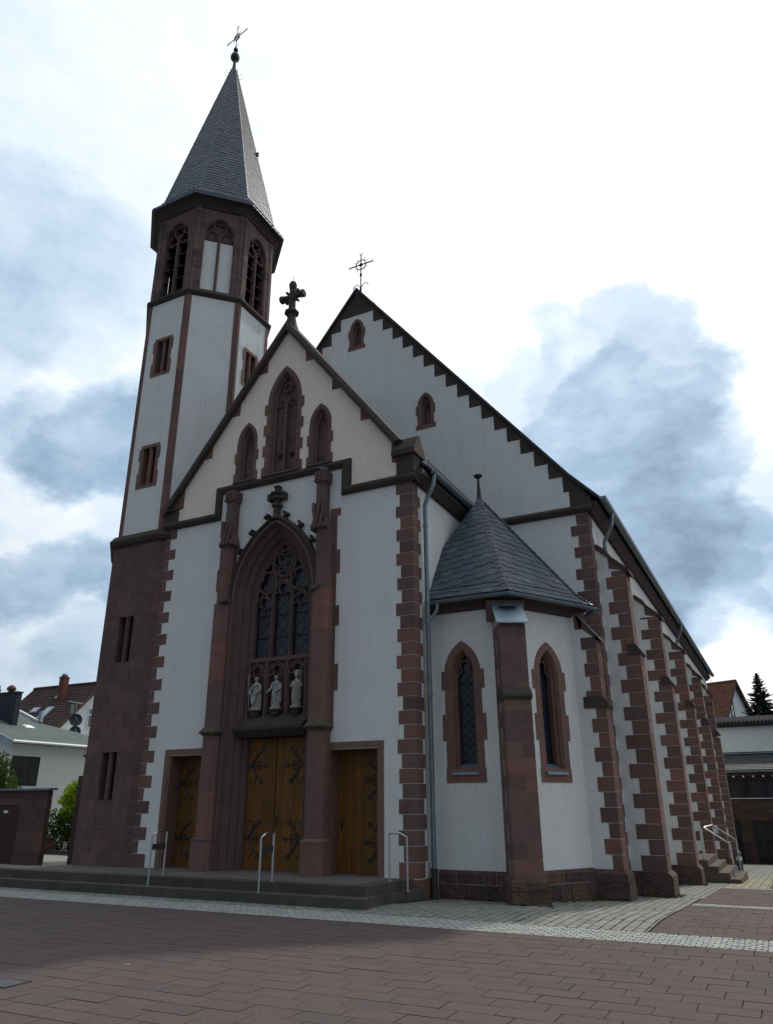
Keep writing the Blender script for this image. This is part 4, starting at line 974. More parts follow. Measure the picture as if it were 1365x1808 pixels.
def chapel_buttress(vx, vy, nx, ny, Lb, Lu, rendered, ztop, zb0):
    Mx = frame(vx, vy, nx, ny); hw = .29 if not rendered else .27
    body = MB(); body.M = Mx
    body.prism([(-Lb + .012, zb0), (-Lb + .012, 3.80), (-Lu + .012, 3.98), (-Lu + .012, 5.42), (.0, 6.05), (.3, 6.05), (.3, zb0)], -hw + .010, hw - .010, axis='x')
    b = body.build('chapel_buttress', M['plaster'] if rendered else M['mortar'], church)
    mb = MB(); mb.M = Mx; z = .40; i = 0; H3 = .315
    while z < 5.40:
        z1 = min(z + H3, 5.42); out = Lb if z < 3.70 else Lu
        lw = (.36 if i % 2 else .24) + random.uniform(-.025, .025) if rendered else None
        if rendered:
            mb.box(-hw, hw, -out, -out + lw, z + .0065, z1 - .0065)
        else:
            lw = .30 if i % 2 else .55
            if i % 2 == 0: mb.box(-hw, hw, -out, -out + .36, z + .0065, z1 - .0065)
            else:
                c = random.uniform(-.02, .06); mb.box(-hw, c - .007, -out, -out + .5, z + .0065, z1 - .0065); mb.box(c + .007, hw, -out, -out + .5, z + .0065, z1 - .0065)
            mb.box(-hw, hw, -out + .5, .1, z + .0065, z1 - .0065)
        z += H3; i += 1
    if rendered: mb.prism([(-.05, 5.68), (-Lu, 5.36), (-Lu, 5.44), (-.0, 6.02)], -hw, hw, axis='x'); 
    mb.box(-hw - .0, hw + .0, -.12, .05, 5.62, 6.05)
    for s_ in (-1, 1):
        if not rendered: mb.box(*sorted((s_ * .29, s_ * .43)), -.10, .1, 5.60, 6.06)
    mb.build('ashlar_blocks', M['stone'], b)
    mb = MB(); mb.M = Mx
    mb.prism([(-Lu - .0, 4.04), (-Lb - .05, 3.90), (-Lb - .06, 3.84), (-Lb - .02, 3.78), (.0, 3.78), (.0, 4.04)], -hw - .018, hw + .018, axis='x'); mb.build('weathering', M['stone_dark'], b)
    mb = MB(); mb.M = Mx
    mb.prism([(-Lu - .10, 5.40), (-Lu - .10, 5.43), (-.02, 6.07), (-.02, 6.03)] if not rendered else [(-Lu - .08, 5.36), (-Lu - .08, 5.39), (.02, 6.06), (.02, 6.02)], -hw - .06, hw + .06, axis='x')
    if not rendered:
        mb.lathe([(.02, 5.95), (.22, 5.86)], 0, -.22, 12)
    mb.build('flashing', M['zinc_blue'] if not rendered else M['zinc'], b)
    mb = MB(); mb.M = Mx
    for (z0, z1, e) in ((zb0, .17, .09), (.18, .33, .075)):
        mb.box(-hw - e, -.05, -Lb - e, .1, z0, z1); mb.box(-.045, hw + e, -Lb - e, .1, z0, z1)
    mb.loft([[(-hw - .075, -Lb - .075, .335), (hw + .075, -Lb - .075, .335), (hw + .075, .1, .335), (-hw - .075, .1, .335)], [(-hw, -Lb, .43), (hw, -Lb, .43), (hw, .1, .43), (-hw, .1, .43)]], caps=True, r=.4)
    mb.build('plinth', M['plinth'], b)
chapel_buttress(V1[0], V1[1], .5, -.866, .66, .58, False, 6, -.5)
chapel_buttress(V2[0], V2[1], 1, 0, .50, .43, True, 6, -.6)
HAe = 2.38
def hexv(a, z):
    return [(HX - a * .57735, HY - a, z), (HX + a * .57735, HY - a, z), (HX + a * 1.1547, HY, z), (HX + a * .57735, HY + a, z)]
mb = MB(); prof_ = [(HA - .03, ZE - .18), (HA + .06, ZE - .16), (HA + .10, ZE - .04), (HA + .26, ZE + .06), (HA + .26, ZE + .12)]
mb.loft([hexv(a, z) for a, z in prof_], closed=False); mb.build('chapel_eaves', M['stone_dark'], church)
mb = MB(); g0, g1, g2 = hexv(HAe, 6.22), hexv(HAe - .30, 6.52), hexv(.05, 9.52)
for i in range(3):
    slates(mb, g0[i], g0[i + 1], g1[i], g1[i + 1], 2, .30, thick=.012); slates(mb, g1[i], g1[i + 1], g2[i], g2[i + 1], 16, .30, thick=.013, tilt=rad(14) if i == 0 else rad(-10))
for i in (1, 2): hip(mb, g0[i], g1[i], .10, .02, 3); hip(mb, g1[i], g2[i], .09, .02, 22)
cr_ = mb.build('chapel_roof', M['slate'], church)
mb = MB(); mb.lathe([(.20, 9.34), (.10, 9.50), (.06, 9.6), (.045, 9.95), (.03, 10.16), (.05, 10.18), (.12, 10.24), (.125, 10.27), (.05, 10.31), (.01, 10.33)], HX, HY, 12); mb.build('roof_finial', M['iron'], cr_)
gp = [(XR + .12, HY - HAe - .05, 6.16), (HX + (HAe + .05) * .57735, HY - HAe - .05, 6.16), (HX + (HAe + .05) * 1.1547, HY, 6.16), (HX + (HAe + .05) * 1.1547 - .57735 * .9, HY + .95, 6.16)]
gutter('gutter', gp, .07, church)
mb = MB(); mb.tube([(XR + .34, HY - HAe - .05, 6.10), (XR + .33, HY - HAe - .05, 5.95), (XR + .26, HY - HAe - .08, 5.82), (XR + .14, .44, 5.70)], .045, 10); mb.build('downpipe', M['zinc'], church)

# ------------------------------------------------------------------ statues in the niches (one continuous carved figure each)
def ell(mb_cx, cy, z, rx, ry, fold, ph, n=22, nf=7): 
    return [(mb_cx + rx * math.cos(2 * math.pi * i / n) * (1 + fold * math.sin(nf * 2 * math.pi * i / n + ph)), cy + ry * math.sin(2 * math.pi * i / n) * (1 + fold * math.sin(nf * 2 * math.pi * i / n + ph)), z) for i in range(n)]
def head(mb, x, y, z, s_, yaw=0.0):
    c, s2 = math.cos(yaw), math.sin(yaw)
    P = lambda a, b, d: (x + (a * c - b * s2) * s_, y + (a * s2 + b * c) * s_, z + d * s_)
    rings = []
    for d, rx, ry, oy in ((-.62, .26, .26, .05), (-.50, .30, .30, .03), (-.42, .30, .36, -.06), (-.3, .40, .46, -.06), (-.1, .45, .52, -.02), (.12, .47, .54, .02), (.34, .43, .50, .04), (.48, .30, .36, .05), (.56, .1, .12, .06)):
        rings.append([P(rx * math.cos(2 * math.pi * i / 14), ry * math.sin(2 * math.pi * i / 14) + oy, d) for i in range(14)])
    mb.loft(rings, caps=True)
    mb.loft([[P(-.06, -.50, .10), P(.06, -.50, .10), P(0, -.40, .16)], [P(-.10, -.50, -.12), P(.10, -.50, -.12), P(0, -.40, -.10)], [P(-.12, -.66, -.14), P(.12, -.66, -.14), P(0, -.45, -.2)]], caps=True)   # nose
    for q in (-1, 1):
        mb.tube([P(q * .07, -.50, .13), P(q * .24, -.50, .16), P(q * .36, -.36, .10)], .07 * s_, 5)                  # brow
        mb.tube([P(q * .18, -.50, .03), P(q * .19, -.49, .03)], .05 * s_, 6)                                            # eye
        mb.tube([P(q * .46, -.02, .10), P(q * .52, .03, .0), P(q * .46, .0, -.14)], .07 * s_, 5)                       # ear
    mb.tube([P(-.14, -.47, -.28), P(0, -.52, -.27), P(.14, -.47, -.28)], .05 * s_, 5)                                  # mouth
def hand(mb, w, d, s_, curl=.5):
    w = Vector(w); d = Vector(d).normalized(); sd_ = d.cross(Vector((0, 0, 1))); sd_ = sd_.normalized() if sd_.length > .1 else Vector((1, 0, 0)); nn = sd_.cross(d)
    mb.tube([w - d * .01, w + d * .5 * s_, w + d * .9 * s_], .3 * s_, 8, rads=[.22 * s_, .34 * s_, .32 * s_])
    for i, L in enumerate((.75, .9, .85, .65)):
        o = w + d * .85 * s_ + sd_ * (i - 1.5) * .17 * s_
        mb.tube([o, o + d * L * .5 * s_ - nn * curl * .12 * s_, o + d * L * .85 * s_ - nn * curl * .5 * s_], .09 * s_, 5, rads=[.10 * s_, .09 * s_, .06 * s_])
    o = w + d * .3 * s_ + sd_ * .3 * s_; mb.tube([o, o + (d + sd_) * .25 * s_, o + (d * .55 + sd_ * .3) * s_], .1 * s_, 5)
def remesh(o, vox):
    m = o.modifiers.new('carve', 'REMESH'); m.mode = 'VOXEL'; m.voxel_size = vox; m.use_smooth_shade = True
    dg = bpy.context.evaluated_depsgraph_get(); me = bpy.data.meshes.new_from_object(o.evaluated_get(dg)); o.modifiers.clear(); old = o.data; o.data = me; me.name = old.name
    return o
def statue(x, kind, label):
    root = empty('stone_statue', label, 'statue', (x, .27, 3.90), 'statues in the niches over the main door')
    mb = MB(); B = lambda L: [mb.loft([ell(*q) for q in L], caps=True)]
    mb.loft([[(sx * .14, sy * .11, z) for sx, sy in ((-1, -.5), (-.6, -1), (.6, -1), (1, -.5), (1, 1), (-1, 1))] for z in (.002, .05)], caps=True)
    tw = {'spear': .0, 'open': -.2, 'bishop': -.35}[kind]
    rob = [(0, 0, .04, .115, .085, .10, 0), (0, 0, .12, .105, .08, .12, .3), (-.004, 0, .24, .10, .078, .11, .6), (-.006, 0, .36, .10, .074, .08, 1.0), (0, 0, .46, .092, .066, .05, 1.4), (0, 0, .50, .082, .062, .02, 0), (.0, 0, .54, .092, .066, .03, 0), (0, .0, .60, .108, .07, .03, 1), (0, .0, .645, .10, .06, .02, 0), (0, .0, .675, .055, .045, 0, 0), (0, -.005, .70, .04, .04, 0, 0)]
    B(rob)
    head(mb, 0, -.012, .765, .098, tw)
    if kind == 'spear':
        mb.tube([(-.10, 0, .63), (-.145, -.03, .50), (-.135, -.09, .385)], .03, 8, rads=[.042, .036, .026]); hand(mb, (-.135, -.085, .40), (-.2, -.6, .0), .05, 1)
        mb.tube([(.10, 0, .63), (.145, -.02, .50), (.06, -.11, .40)], .03, 8, rads=[.042, .036, .026]); hand(mb, (.07, -.105, .405), (-1, -.2, -.2), .05, 1)
        mb.tube([(-.05, -.07, .62), (.02, -.085, .60), (.09, -.05, .62)], .022, 6)
        B([(.0, -.02, .635, .112, .075, .05, 1), (.0, -.02, .60, .118, .082, .06, 0)])
        sh = [(0, .11), (.055, .23), (.085, .35), (.075, .42), (0, .43)]
        pl = sh + [(-a, b) for a, b in sh[::-1][1:-1]]
        mb.loft([[(a * .99, -.115 - .05 * (1 - abs(a) / .1), z) for a, z in pl], [(a, -.085, z) for a, z in pl]], caps=True)
        mb.tube([(-.05, .05, .60), (.0, .09, .3), (.06, .08, .08)], .07, 8, rads=[.06, .08, .07])     # cloak behind
        B([(.07, .035, .06, .07, .05, .12, 1), (.085, .03, .3, .062, .05, .12, 0), (.08, .02, .55, .05, .05, .05, 0)])
    elif kind == 'open':
        mb.tube([(-.10, 0, .63), (-.135, -.03, .51), (-.17, -.10, .43)], .03, 8, rads=[.042, .036, .024]); hand(mb, (-.165, -.095, .435), (-.75, -.35, -.62), .062, .1)
        mb.tube([(.10, 0, .63), (.135, -.01, .50), (.085, -.085, .44)], .03, 8, rads=[.042, .036, .024]); hand(mb, (.09, -.08, .44), (-.6, -.4, -.3), .05, .8)
        mb.tube([(-.085, -.05, .645), (0, -.09, .60), (.085, -.04, .645)], .024, 6); mb.tube([(-.085, 0, .49), (0, -.07, .488), (.09, 0, .49)], .016, 6)
        B([(.06, .02, .16, .07, .05, .12, 1), (.08, .02, .34, .06, .05, .12, 0), (.095, .01, .58, .05, .05, .05, 0)])
        mb.tube([(-.06, -.07, .44), (-.02, -.10, .3), (-.07, -.08, .14)], .018, 6); mb.tube([(.02, -.07, .44), (.05, -.095, .25), (.03, -.085, .06)], .018, 6)
    else:
        mb.loft([[(-.052, -.05, .80), (.05, -.05, .80), (.05, .04, .80), (-.052, .04, .80)], [(-.06, -.055, .85), (.056, -.055, .85), (.056, .03, .85), (-.06, .03, .85)], [(-.012, -.03, .915), (.01, -.03, .915), (.01, .0, .915), (-.012, .0, .915)]], caps=True)
        mb.tube([(-.10, 0, .63), (-.13, -.05, .52), (-.085, -.10, .50)], .03, 8, rads=[.042, .036, .026]); hand(mb, (-.09, -.098, .50), (.3, -.3, .6), .048, .3)
        mb.tube([(.10, 0, .63), (.15, -.02, .54), (.145, -.06, .64)], .03, 8, rads=[.042, .036, .024]); hand(mb, (.145, -.06, .635), (-.1, -.3, .8), .048, 1)
        B([(0, -.012, .20, .112, .085, .13, 2), (.0, -.01, .36, .115, .082, .1, 1), (0, 0, .55, .112, .075, .04, 0), (0, 0, .655, .085, .055, .02, 0)])
        mb.tube([(-.03, -.085, .64), (.01, -.105, .4), (-.02, -.09, .1)], .018, 6); mb.tube([(.05, -.075, .62), (.06, -.095, .4), (.07, -.085, .12)], .016, 6)
    fig = mb.build('figure', M['statue'], root); remesh(fig, .0085)
    mb = MB()
    if kind == 'spear':
        mb.tube([(-.13, -.10, .04), (-.145, -.11, .40), (-.165, -.105, .86)], .009, 6); mb.loft([[(-.165 - .016, -.105, .80), (-.165, -.112, .80), (-.165 + .016, -.105, .80), (-.165, -.098, .80)], [(-.167 - .02, -.105, .84), (-.167, -.113, .84), (-.167 + .02, -.105, .84), (-.167, -.097, .84)], [(-.169, -.105, .92), (-.169, -.1051, .92), (-.1691, -.105, .92), (-.169, -.1049, .92)]], caps=True)
        mb.build('spear', M['statue'], root)
    if kind == 'bishop':
        pts = [(.12, -.09, .04), (.145, -.10, .50), (.16, -.09, .80)]; cc = (.115, -.09, .84)
        pts += [(cc[0] + .055 * math.cos(rad(t)) * (1 - t / 900), cc[1], cc[2] + .055 * math.sin(rad(t)) * (1 - t / 900)) for t in range(0, 520, 30)]
        mb.tube(pts, .009, 6); mb.build('crozier', M['statue'], root)
    return root
statue(-.60, 'spear', 'pale stone soldier saint with spear and pointed shield, leftmost niche')
statue(.0, 'open', 'pale stone robed saint with one open hand, middle niche')
statue(.60, 'bishop', 'pale stone bishop saint with mitre and crozier, right niche')

# pigeon on the right pinnacle
mb = MB()
def bl(x, y, z, r1, r2): return [(x, y + r1 * math.cos(2 * math.pi * i / 10), z + r2 * math.sin(2 * math.pi * i / 10)) for i in range(10)]
mb.loft([bl(-.165, 0, .135, .008, .008), bl(-.145, 0, .142, .028, .028), bl(-.115, 0, .14, .032, .034), bl(-.09, 0, .11, .045, .05), bl(-.04, 0, .085, .06, .06), bl(.03, 0, .08, .055, .05), bl(.09, 0, .075, .035, .028), bl(.13, 0, .07, .022, .012), bl(.22, 0, .055, .03, .008)], caps=True)
mb.tube([(-.16, 0, .136), (-.19, 0, .128)], .006, 5)
for s_ in (-1, 1):
    mb.tube([(.0, s_ * .02, .05), (.0, s_ * .02, .005), (-.03, s_ * .02, .004)], .005, 5); mb.loft([bl(-.06, s_ * .05, .10, .012, .035), bl(.04, s_ * .05, .09, .014, .03), bl(.16, s_ * .025, .07, .006, .008)], caps=True)
M['bird'] = mat('grey_feathers', (.20, .21, .24), .8, (.12, .13, .16), 18)
pg = mb.build('pigeon', M['bird']); pg.location = (1.44, -.12, 9.78); pg.rotation_euler = (0, 0, rad(20)); remesh(pg, .006)
tag(pg, 'grey pigeon sitting on top of the right portal pinnacle', 'pigeon')

# ------------------------------------------------------------------ steps and rails
st = empty('entrance_steps', 'two long grey stone steps before the three church doors', 'steps', (0, -1.5, 0))
def inv_parent(o, p): o.parent = p; o.matrix_parent_inverse = Matrix.Translation(-p.location)
mb = MB(); xs = [-16, -13.4, -10.8, -8.3, -6.2, -4.2, -2.35, -.45, 1.55, 3.74]
for a, b in zip(xs[:-1], xs[1:]): mb.prism([(a + .003, -2.05), (b - .003, -2.05), (b - .003, -1.2), (a + .003, -1.2)], -.1, .17, axis='z')
mb.prism([(3.74, -2.05), (3.74, -1.1), (3.74, -1.1)], -.1, .17, axis='z') if False else None
mb.prism([(3.3, -1.2 + .003), (3.745, -1.2 + .003), (4.02, .02), (3.3, .02)], -.2, .169, axis='z')
o_ = mb.build('lower_step', M['step']); inv_parent(o_, st)
mb = MB(); xs = [-16, -13.0, -10.2, -7.6, -5.1, -3.3, -1.25, 1.1, 2.6, 3.60]
for a, b in zip(xs[:-1], xs[1:]): mb.prism([(a + .003, -1.74), (b - .003, -1.74), (b - .003, -1.40), (a + .003, -1.40)], .165, .34, axis='z')
mb.prism([(3.30, -1.397), (3.60, -1.397), (3.78, -.02), (3.30, -.02)], .165, .34, axis='z')
o_ = mb.build('upper_step', M['step']); inv_parent(o_, st)
mb = MB(); x = -5.9
while x < 3.28:
    w = .9 + .3 * random.random(); xe = min(x + w, 3.297)
    mb.box(x + .003, xe - .003, -1.397, -.70, .2, .34); mb.box(x + .003, xe - .003, -.694, .52, .2, .34); x = xe
o_ = mb.build('platform', M['steptop']); inv_parent(o_, st)
def handrail(pts, posts, label, bar=None, group='steel handrails at the church doors', r_=.021):
    root = empty('handrail', label, 'handrail', posts[0][0], group)
    mb = MB(); mb.tube(pts, r_, 8); o = mb.build('top_rail', M['steel'], smooth=True); inv_parent(o, root)
    for a, b in posts:
        mb = MB(); mb.tube([a, b], r_, 8); mb.tube([a, (a[0], a[1], a[2] + .012)], .045, 10); o = mb.build('post', M['steel'], smooth=False); inv_parent(o, root)
    if bar: mb = MB(); mb.box(*bar); o = mb.build('crossbar', M['iron']); inv_parent(o, root)
    return root
for x, lab in ((-1.44, 'short steel handrail on the steps before the left side door'), (1.38, 'short steel handrail on the steps before the main double door')):
    handrail([(x, -1.95, 1.13), (x, -1.80, 1.22), (x, -1.52, 1.22)], [((x, -1.95, .17), (x, -1.95, 1.13)), ((x, -1.52, .34), (x, -1.52, 1.22))], lab, (x - .012, x + .012, -1.94, -1.53, .86, .98))
handrail([(3.53, -.60, 1.17), (3.55, -.60, 1.21), (3.76, -.60, 1.21), (3.92, -.60, 1.13)], [((3.92, -.60, .17), (3.92, -.60, 1.13)), ((3.53, -.60, .34), (3.53, -.60, 1.17))], 'short steel handrail at the right end of the steps beside the downpipe')
# steps to the side door of the nave
ss = empty('side_steps', 'four sandstone steps up to the side door between two buttresses', 'steps', (8.4, 13.9, -.57))
M['sidestep'] = mat('brown_stone_step', (.115, .09, .072), .9, (.085, .068, .056), 3, .3, 40, attr=[(.9, .9, .9), (1.1, 1.1, 1.05)])
for i, x in enumerate((9.08, 8.77, 8.47, 8.19)):
    mb = MB(); z = -.62 + i * .172; mb.box(7.2, x, 12.2, 15.7, z - (.3 if i == 0 else .0), z + .170); o = mb.build('step', M['sidestep']); inv_parent(o, ss)
handrail([(8.90, 12.45, .52), (8.20, 12.45, 1.0), (8.20, 15.4, 1.0), (8.90, 15.4, .52)], [((8.90, 12.45, -.45), (8.90, 12.45, .52)), ((8.10, 12.6, .07), (8.10, 12.6, .98)), ((8.02, 13.0, .07), (8.02, 13.0, .96)), ((8.90, 15.4, -.45), (8.90, 15.4, .52))], 'long bent steel handrail around the brown side steps', group=None, r_=.025)
bo = empty('bollard', 'dark grey bollard with a pale reflective band beside the side steps', 'bollard', (8.86, 16.1, zg(0, 16.1)))
M['bollard'] = mat('dark_grey_paint', (.07, .085, .10), .5, (.05, .06, .07), 8)
M['reflect'] = mat('pale_reflective_band', (.62, .68, .62), .3)
mb = MB(); mb.lathe([(.10, 0), (.095, .05), (.095, .74), (.10, .75), (.10, .80), (.07, .86), (.02, .88)], 0, 0, 14); mb.build('post', M['bollard'], bo)
mb = MB(); mb.lathe([(.0965, .58), (.0965, .70)], 0, 0, 14); mb.build('reflective_band', M['reflect'], bo)

# ------------------------------------------------------------------ ground, paving
mb = MB(); ys = [-80, -1.1] + [i * 5 for i in range(0, 13)] + [900]
v = []; f = []
for y in ys: v += [(-700, y, zg(0, y) - .02), (700, y, zg(0, y) - .02)]
for i in range(len(ys) - 1): f.append((2 * i, 2 * i + 1, 2 * i + 3, 2 * i + 2))
mb.add(v, f); mb.build('ground', M['ground'], kind='structure')
def paving(name, x0, x1, y0, y1, L, Wd, m, along='x', gap=.006, third=False, dz=.0, edge=None, jit=.0015):
    mb = MB(); r_ = 0
    if along == 'x':
        y = y0
        while y < y1 - .01:
            ye = min(y + Wd, y1); x = x0 - L * ((0, .36, .68)[r_ % 3] if third else (.5 if r_ % 2 else 0)) - random.random() * .02
            while x < x1:
                a, b = max(x, x0), min(x + L, x1)
                if b - a > .03:
                    h = dz + random.uniform(-jit, jit); g = gap / 2 * random.uniform(.7, 1.6)
                    q = [(a + g, y + g), (b - g, y + g), (b - g, ye - g), (a + g, ye - g)]
                    mb.add([(p[0], p[1], zg(*p) + h + random.uniform(-jit, jit)) for p in q] + [(p[0], p[1], zg(*p) + h - .018) for p in q], [(0, 1, 2, 3), (0, 4, 5, 1), (1, 5, 6, 2), (3, 2, 6, 7), (0, 3, 7, 4)])
                x += L
            y = ye; r_ += 1
    else:
        x = x0
        while x < x1 - .01:
            xe = min(x + Wd, x1); y = y0 - L * (.5 if r_ % 2 else 0) - random.random() * .02
            while y < y1:
                a, b = max(y, y0), min(y + L, y1)
                if b - a > .03:
                    h = dz + random.uniform(-jit, jit); g = gap / 2 * random.uniform(.7, 1.6)
                    q = [(x + g, a + g), (xe - g, a + g), (xe - g, b - g), (x + g, b - g)]
                    mb.add([(p[0], p[1], zg(*p) + h) for p in q], [(0, 1, 2, 3)])
                y += L
            x = xe; r_ += 1
    return mb.build(name, m, kind='structure')
paving('plaza', -12, 15.5, -14.4, -3.33, .535, .305, M['paver'], gap=.009, third=True)
paving('sett_band', -16, 22, -3.33, -2.43, .145, .10, M['settw'], gap=.018)
paving('sett_apron', -16, 8.64, -2.43, 1.0, .34, .165, M['sett'], 'y', gap=.016)
paving('sett_apron', 3.9, 8.66, 1.0, 4.6, .34, .165, M['sett'], 'y', gap=.016)
paving('sett_path', 7.6, 8.72, 4.6, 36, .34, .165, M['sett'], 'y', gap=.016)
paving('court_paving', 8.668, 22, -2.43, 2.45, .40, .30, M['paver'], gap=.008)
paving('court_band', 8.68, 22, 2.45, 3.0, .145, .10, M['settw'], gap=.018)
paving('court_paving', 8.70, 22, 3.0, 9.4, .40, .30, M['paver'], gap=.008)
paving('court_band', 8.72, 22, 9.4, 10.0, .145, .10, M['settw'], gap=.018)
paving('court_paving', 9.9, 22, 10.0, 36, .60, .30, M['paver'], gap=.008)
paving('side_paving', 8.73, 9.9, 10.0, 17, .34, .22, M['setty'], 'y', gap=.016)
paving('side_paving', 8.73, 9.9, 17.0, 36, .34, .22, M['sett'], 'y', gap=.016)
# forecourt left of the steps, rising level with the platform
mb = MB(); mb.add([(-60, -1.42, .338), (-5.9, -1.42, .338), (-5.9, 9.0, -.10), (-60, 9.0, -.10), (-5.9, 40, -.30), (-60, 40, -.30)], [(0, 1, 2, 3), (3, 2, 4, 5)])
M['fore'] = mat('grey_forecourt_paving', (.26, .25, .23), .92, (.20, .19, .17), 3, .4, 40)
mb.build('forecourt', M['fore'], kind='structure')
M['weed'] = mat('weed_leaves', (.07, .11, .025), .8, (.05, .08, .02), 3, attr=[(.6, .7, .6), (1, 1, 1), (1.3, 1.2, 1.0)])
mb = MB(); rw_ = random.Random(4)
edges = [((4.1, .80), (5.7, .82)), ((5.75, .1), (6.6, .1)), ((6.4, 1.4), (7.0, 2.5)), ((6.8, 2.55), (7.5, 2.6)), ((7.5, 4.3), (8.2, 4.36)), ((7.4, 3.0), (7.4, 3.9)), ((8.2, 4.4), (8.2, 5.2)), ((7.35, 5.3), (7.35, 10)), ((8.2, 10.3), (8.2, 11.1)), ((3.9, -.9), (4.05, .3))]
for a, b in edges:
    for _ in range(int(10 + 16 * math.dist(a, b))):
        if rw_.random() < .35: continue
        t = rw_.random(); x = a[0] + (b[0] - a[0]) * t + rw_.gauss(0, .03); y = a[1] + (b[1] - a[1]) * t - abs(rw_.gauss(0, .03)); z = zg(x, y)
        for q in range(4):
            an = rw_.uniform(0, 6.28); l = rw_.uniform(.02, .075); dx, dy = math.cos(an), math.sin(an)
            mb.add([(x - dy * .006, y + dx * .006, z), (x + dy * .006, y - dx * .006, z), (x + dx * l * .5 + dy * .01, y + dy * l * .5 - dx * .01, z + l * .6), (x + dx * l, y + dy * l, z + l * rw_.uniform(.3, 1)), (x + dx * l * .5 - dy * .01, y + dy * l * .5 + dx * .01, z + l * .6)], [(0, 1, 2, 3, 4)])
wd_ = mb.build('weeds', M['weed'], kind='stuff'); tag(wd_, 'small green weeds growing along the foot of the chapel and buttresses', 'weeds')
dr = empty('drain_grate', 'rusty-edged iron drain grate let into the red pavers at the lower left', 'drain grate', (3.03, -8.74, .0))
dr['label'] = 'dark iron drain grate let into the red pavers'
mb = MB()
for a, b, c, d in ((-.22, .22, -.17, -.15), (-.22, .22, .15, .17), (-.22, -.20, -.15, .15), (.20, .22, -.15, .15)): mb.box(a, b, c, d, -.02, .012)
mb.build('grate_frame', M['iron'], dr)
mb = MB(); mb.box(-.20, .20, -.15, .15, -.03, -.013); mb.build('drain_pit', M['dark'], dr)
mb = MB()
for i in range(11): mb.box(-.19 + i * .036, -.19 + i * .036 + .013, -.15, .15, -.012, .010)
M['grate'] = mat('galvanised_bars', (.22, .23, .24), .5, metal=.6); mb.build('grate_bars', M['grate'], dr)
mb = MB(); mb.loft([[(-.07, -.02, .006), (.07, -.012, .006), (.07, .012, .006), (-.07, .02, .006)], [(-.06, -.015, .012), (.06, -.01, .02), (.06, .01, .014), (-.06, .015, .01)]], caps=True)
M['paper'] = mat('white_paper', (.75, .75, .74), .8); pp = mb.build('paper_scrap', M['paper']); pp.scale = (.55, .55, .7); pp.location = (3.5, -7.45, 0); pp.rotation_euler = (0, 0, .2)
tag(pp, 'crumpled white paper scrap lying on the red pavers', 'litter')

# ------------------------------------------------------------------ background, left
M['wall_w'] = mat('white_house_render', (.66, .70, .70), .95, (.58, .62, .62), 1.5, .3, 40)
M['felt'] = mat('green_grey_roof_felt', (.085, .118, .108), .9, (.115, .14, .135), 1.2, .3, 30, extra=streaks(.5, (.6, 3, .6), (.05, .075, .07)))
M['trim'] = mat('white_metal_trim', (.85, .87, .88), .45)
M['trim_b'] = mat('blue_grey_fascia', (.28, .36, .42), .5)
M['clad'] = mat('dark_chimney_cladding', (.018, .022, .034), .6, (.028, .032, .045), 4)
M['brick'] = mat('dark_red_brick', (.15, .055, .045), .9, (.10, .04, .035), 9, .4, 30)
M['window'] = mat('house_window_glass', (.012, .014, .017), .25, (.030, .033, .037), 1.5, spec=.3)
M['wframe'] = mat('white_window_frame', (.75, .75, .74), .5)
M['brownroof'] = mat('brown_roof_tiles', (.075, .046, .038), .85, (.045, .03, .026), 3, .4, 20, attr=[(.75, .75, .75), (1.1, 1.05, 1.0), (.9, .88, .86)])
M['redroof'] = mat('red_roof_tiles', (.19, .082, .052), .85, (.12, .052, .038), 3, .4, 20, attr=[(.7, .7, .7), (1.15, 1.1, 1.0), (.9, .85, .8), (1.2, 1.3, 1.1)])
M['hallroof'] = mat('grey_pantiles', (.06, .068, .07), .7, (.04, .045, .048), 3, .3, 20, attr=[(.8, .8, .8), (1.15, 1.15, 1.1), (1, 1, 1)])
M['brownwood'] = mat('brown_timber', (.07, .04, .028), .7, (.05, .03, .02), 6)
M['blackwood'] = mat('black_timber', (.014, .015, .02), .6)
bung = empty('bungalow', 'low white bungalow with green grey felt roof behind the sandstone gateway wall', 'house', (-18, 8, -.1))
tn = math.tan(rad(20)); rz = lambda x: 4.28 - tn * (x + 17.7)
def bpart(mb, name, m, label=None, par=bung): o = mb.build(name, m, par, label); o.matrix_parent_inverse = Matrix.Translation(-par.location); return o
plan = [(-18, 7.0), (-18, 13.6), (-19.7, 12.1), (-21.0, 10.2), (-24, 10.2), (-24, 7.0)]
mb = MB(); n = len(plan)
mb.loft([[(x, y, -.6) for x, y in plan], [(x, y, rz(x) - .12) for x, y in plan]], caps=True); bpart(mb, 'wall', M['wall_w'])
plan2 = [(-17.65, 6.65), (-17.65, 14.2), (-19.5, 12.35), (-20.9, 10.42), (-21.85, 10.45), (-24.3, 10.45), (-24.3, 6.65)]
mb = MB(); mb.loft([[(x, y, rz(x) - .10) for x, y in plan2], [(x, y, rz(x)) for x, y in plan2]], caps=True); rf = bpart(mb, 'roof', M['felt'])
mb = MB(); mb.tube([(-17.60, 6.62, 4.25), (-17.60, 14.2, 4.25)], .065, 6); mb.tube([(-20.9, 10.42, rz(-20.9) + .05), (-21.85, 10.45, rz(-21.85) + .06), (-24.3, 10.45, rz(-24.3) + .06)], .07, 5); bpart(mb, 'white_edge_trim', M['trim'])
mb = MB(); mb.loft([[(-17.62, 6.60, rz(-17.62) - .22), (-17.62, 6.66, rz(-17.62) - .22), (-17.62, 6.66, rz(-17.62) + .03), (-17.62, 6.60, rz(-17.62) + .03)], [(-24.3, 6.60, rz(-24.3) - .22), (-24.3, 6.66, rz(-24.3) - .22), (-24.3, 6.66, rz(-24.3) + .03), (-24.3, 6.60, rz(-24.3) + .03)]], caps=True); bpart(mb, 'verge_board', M['trim_b'])
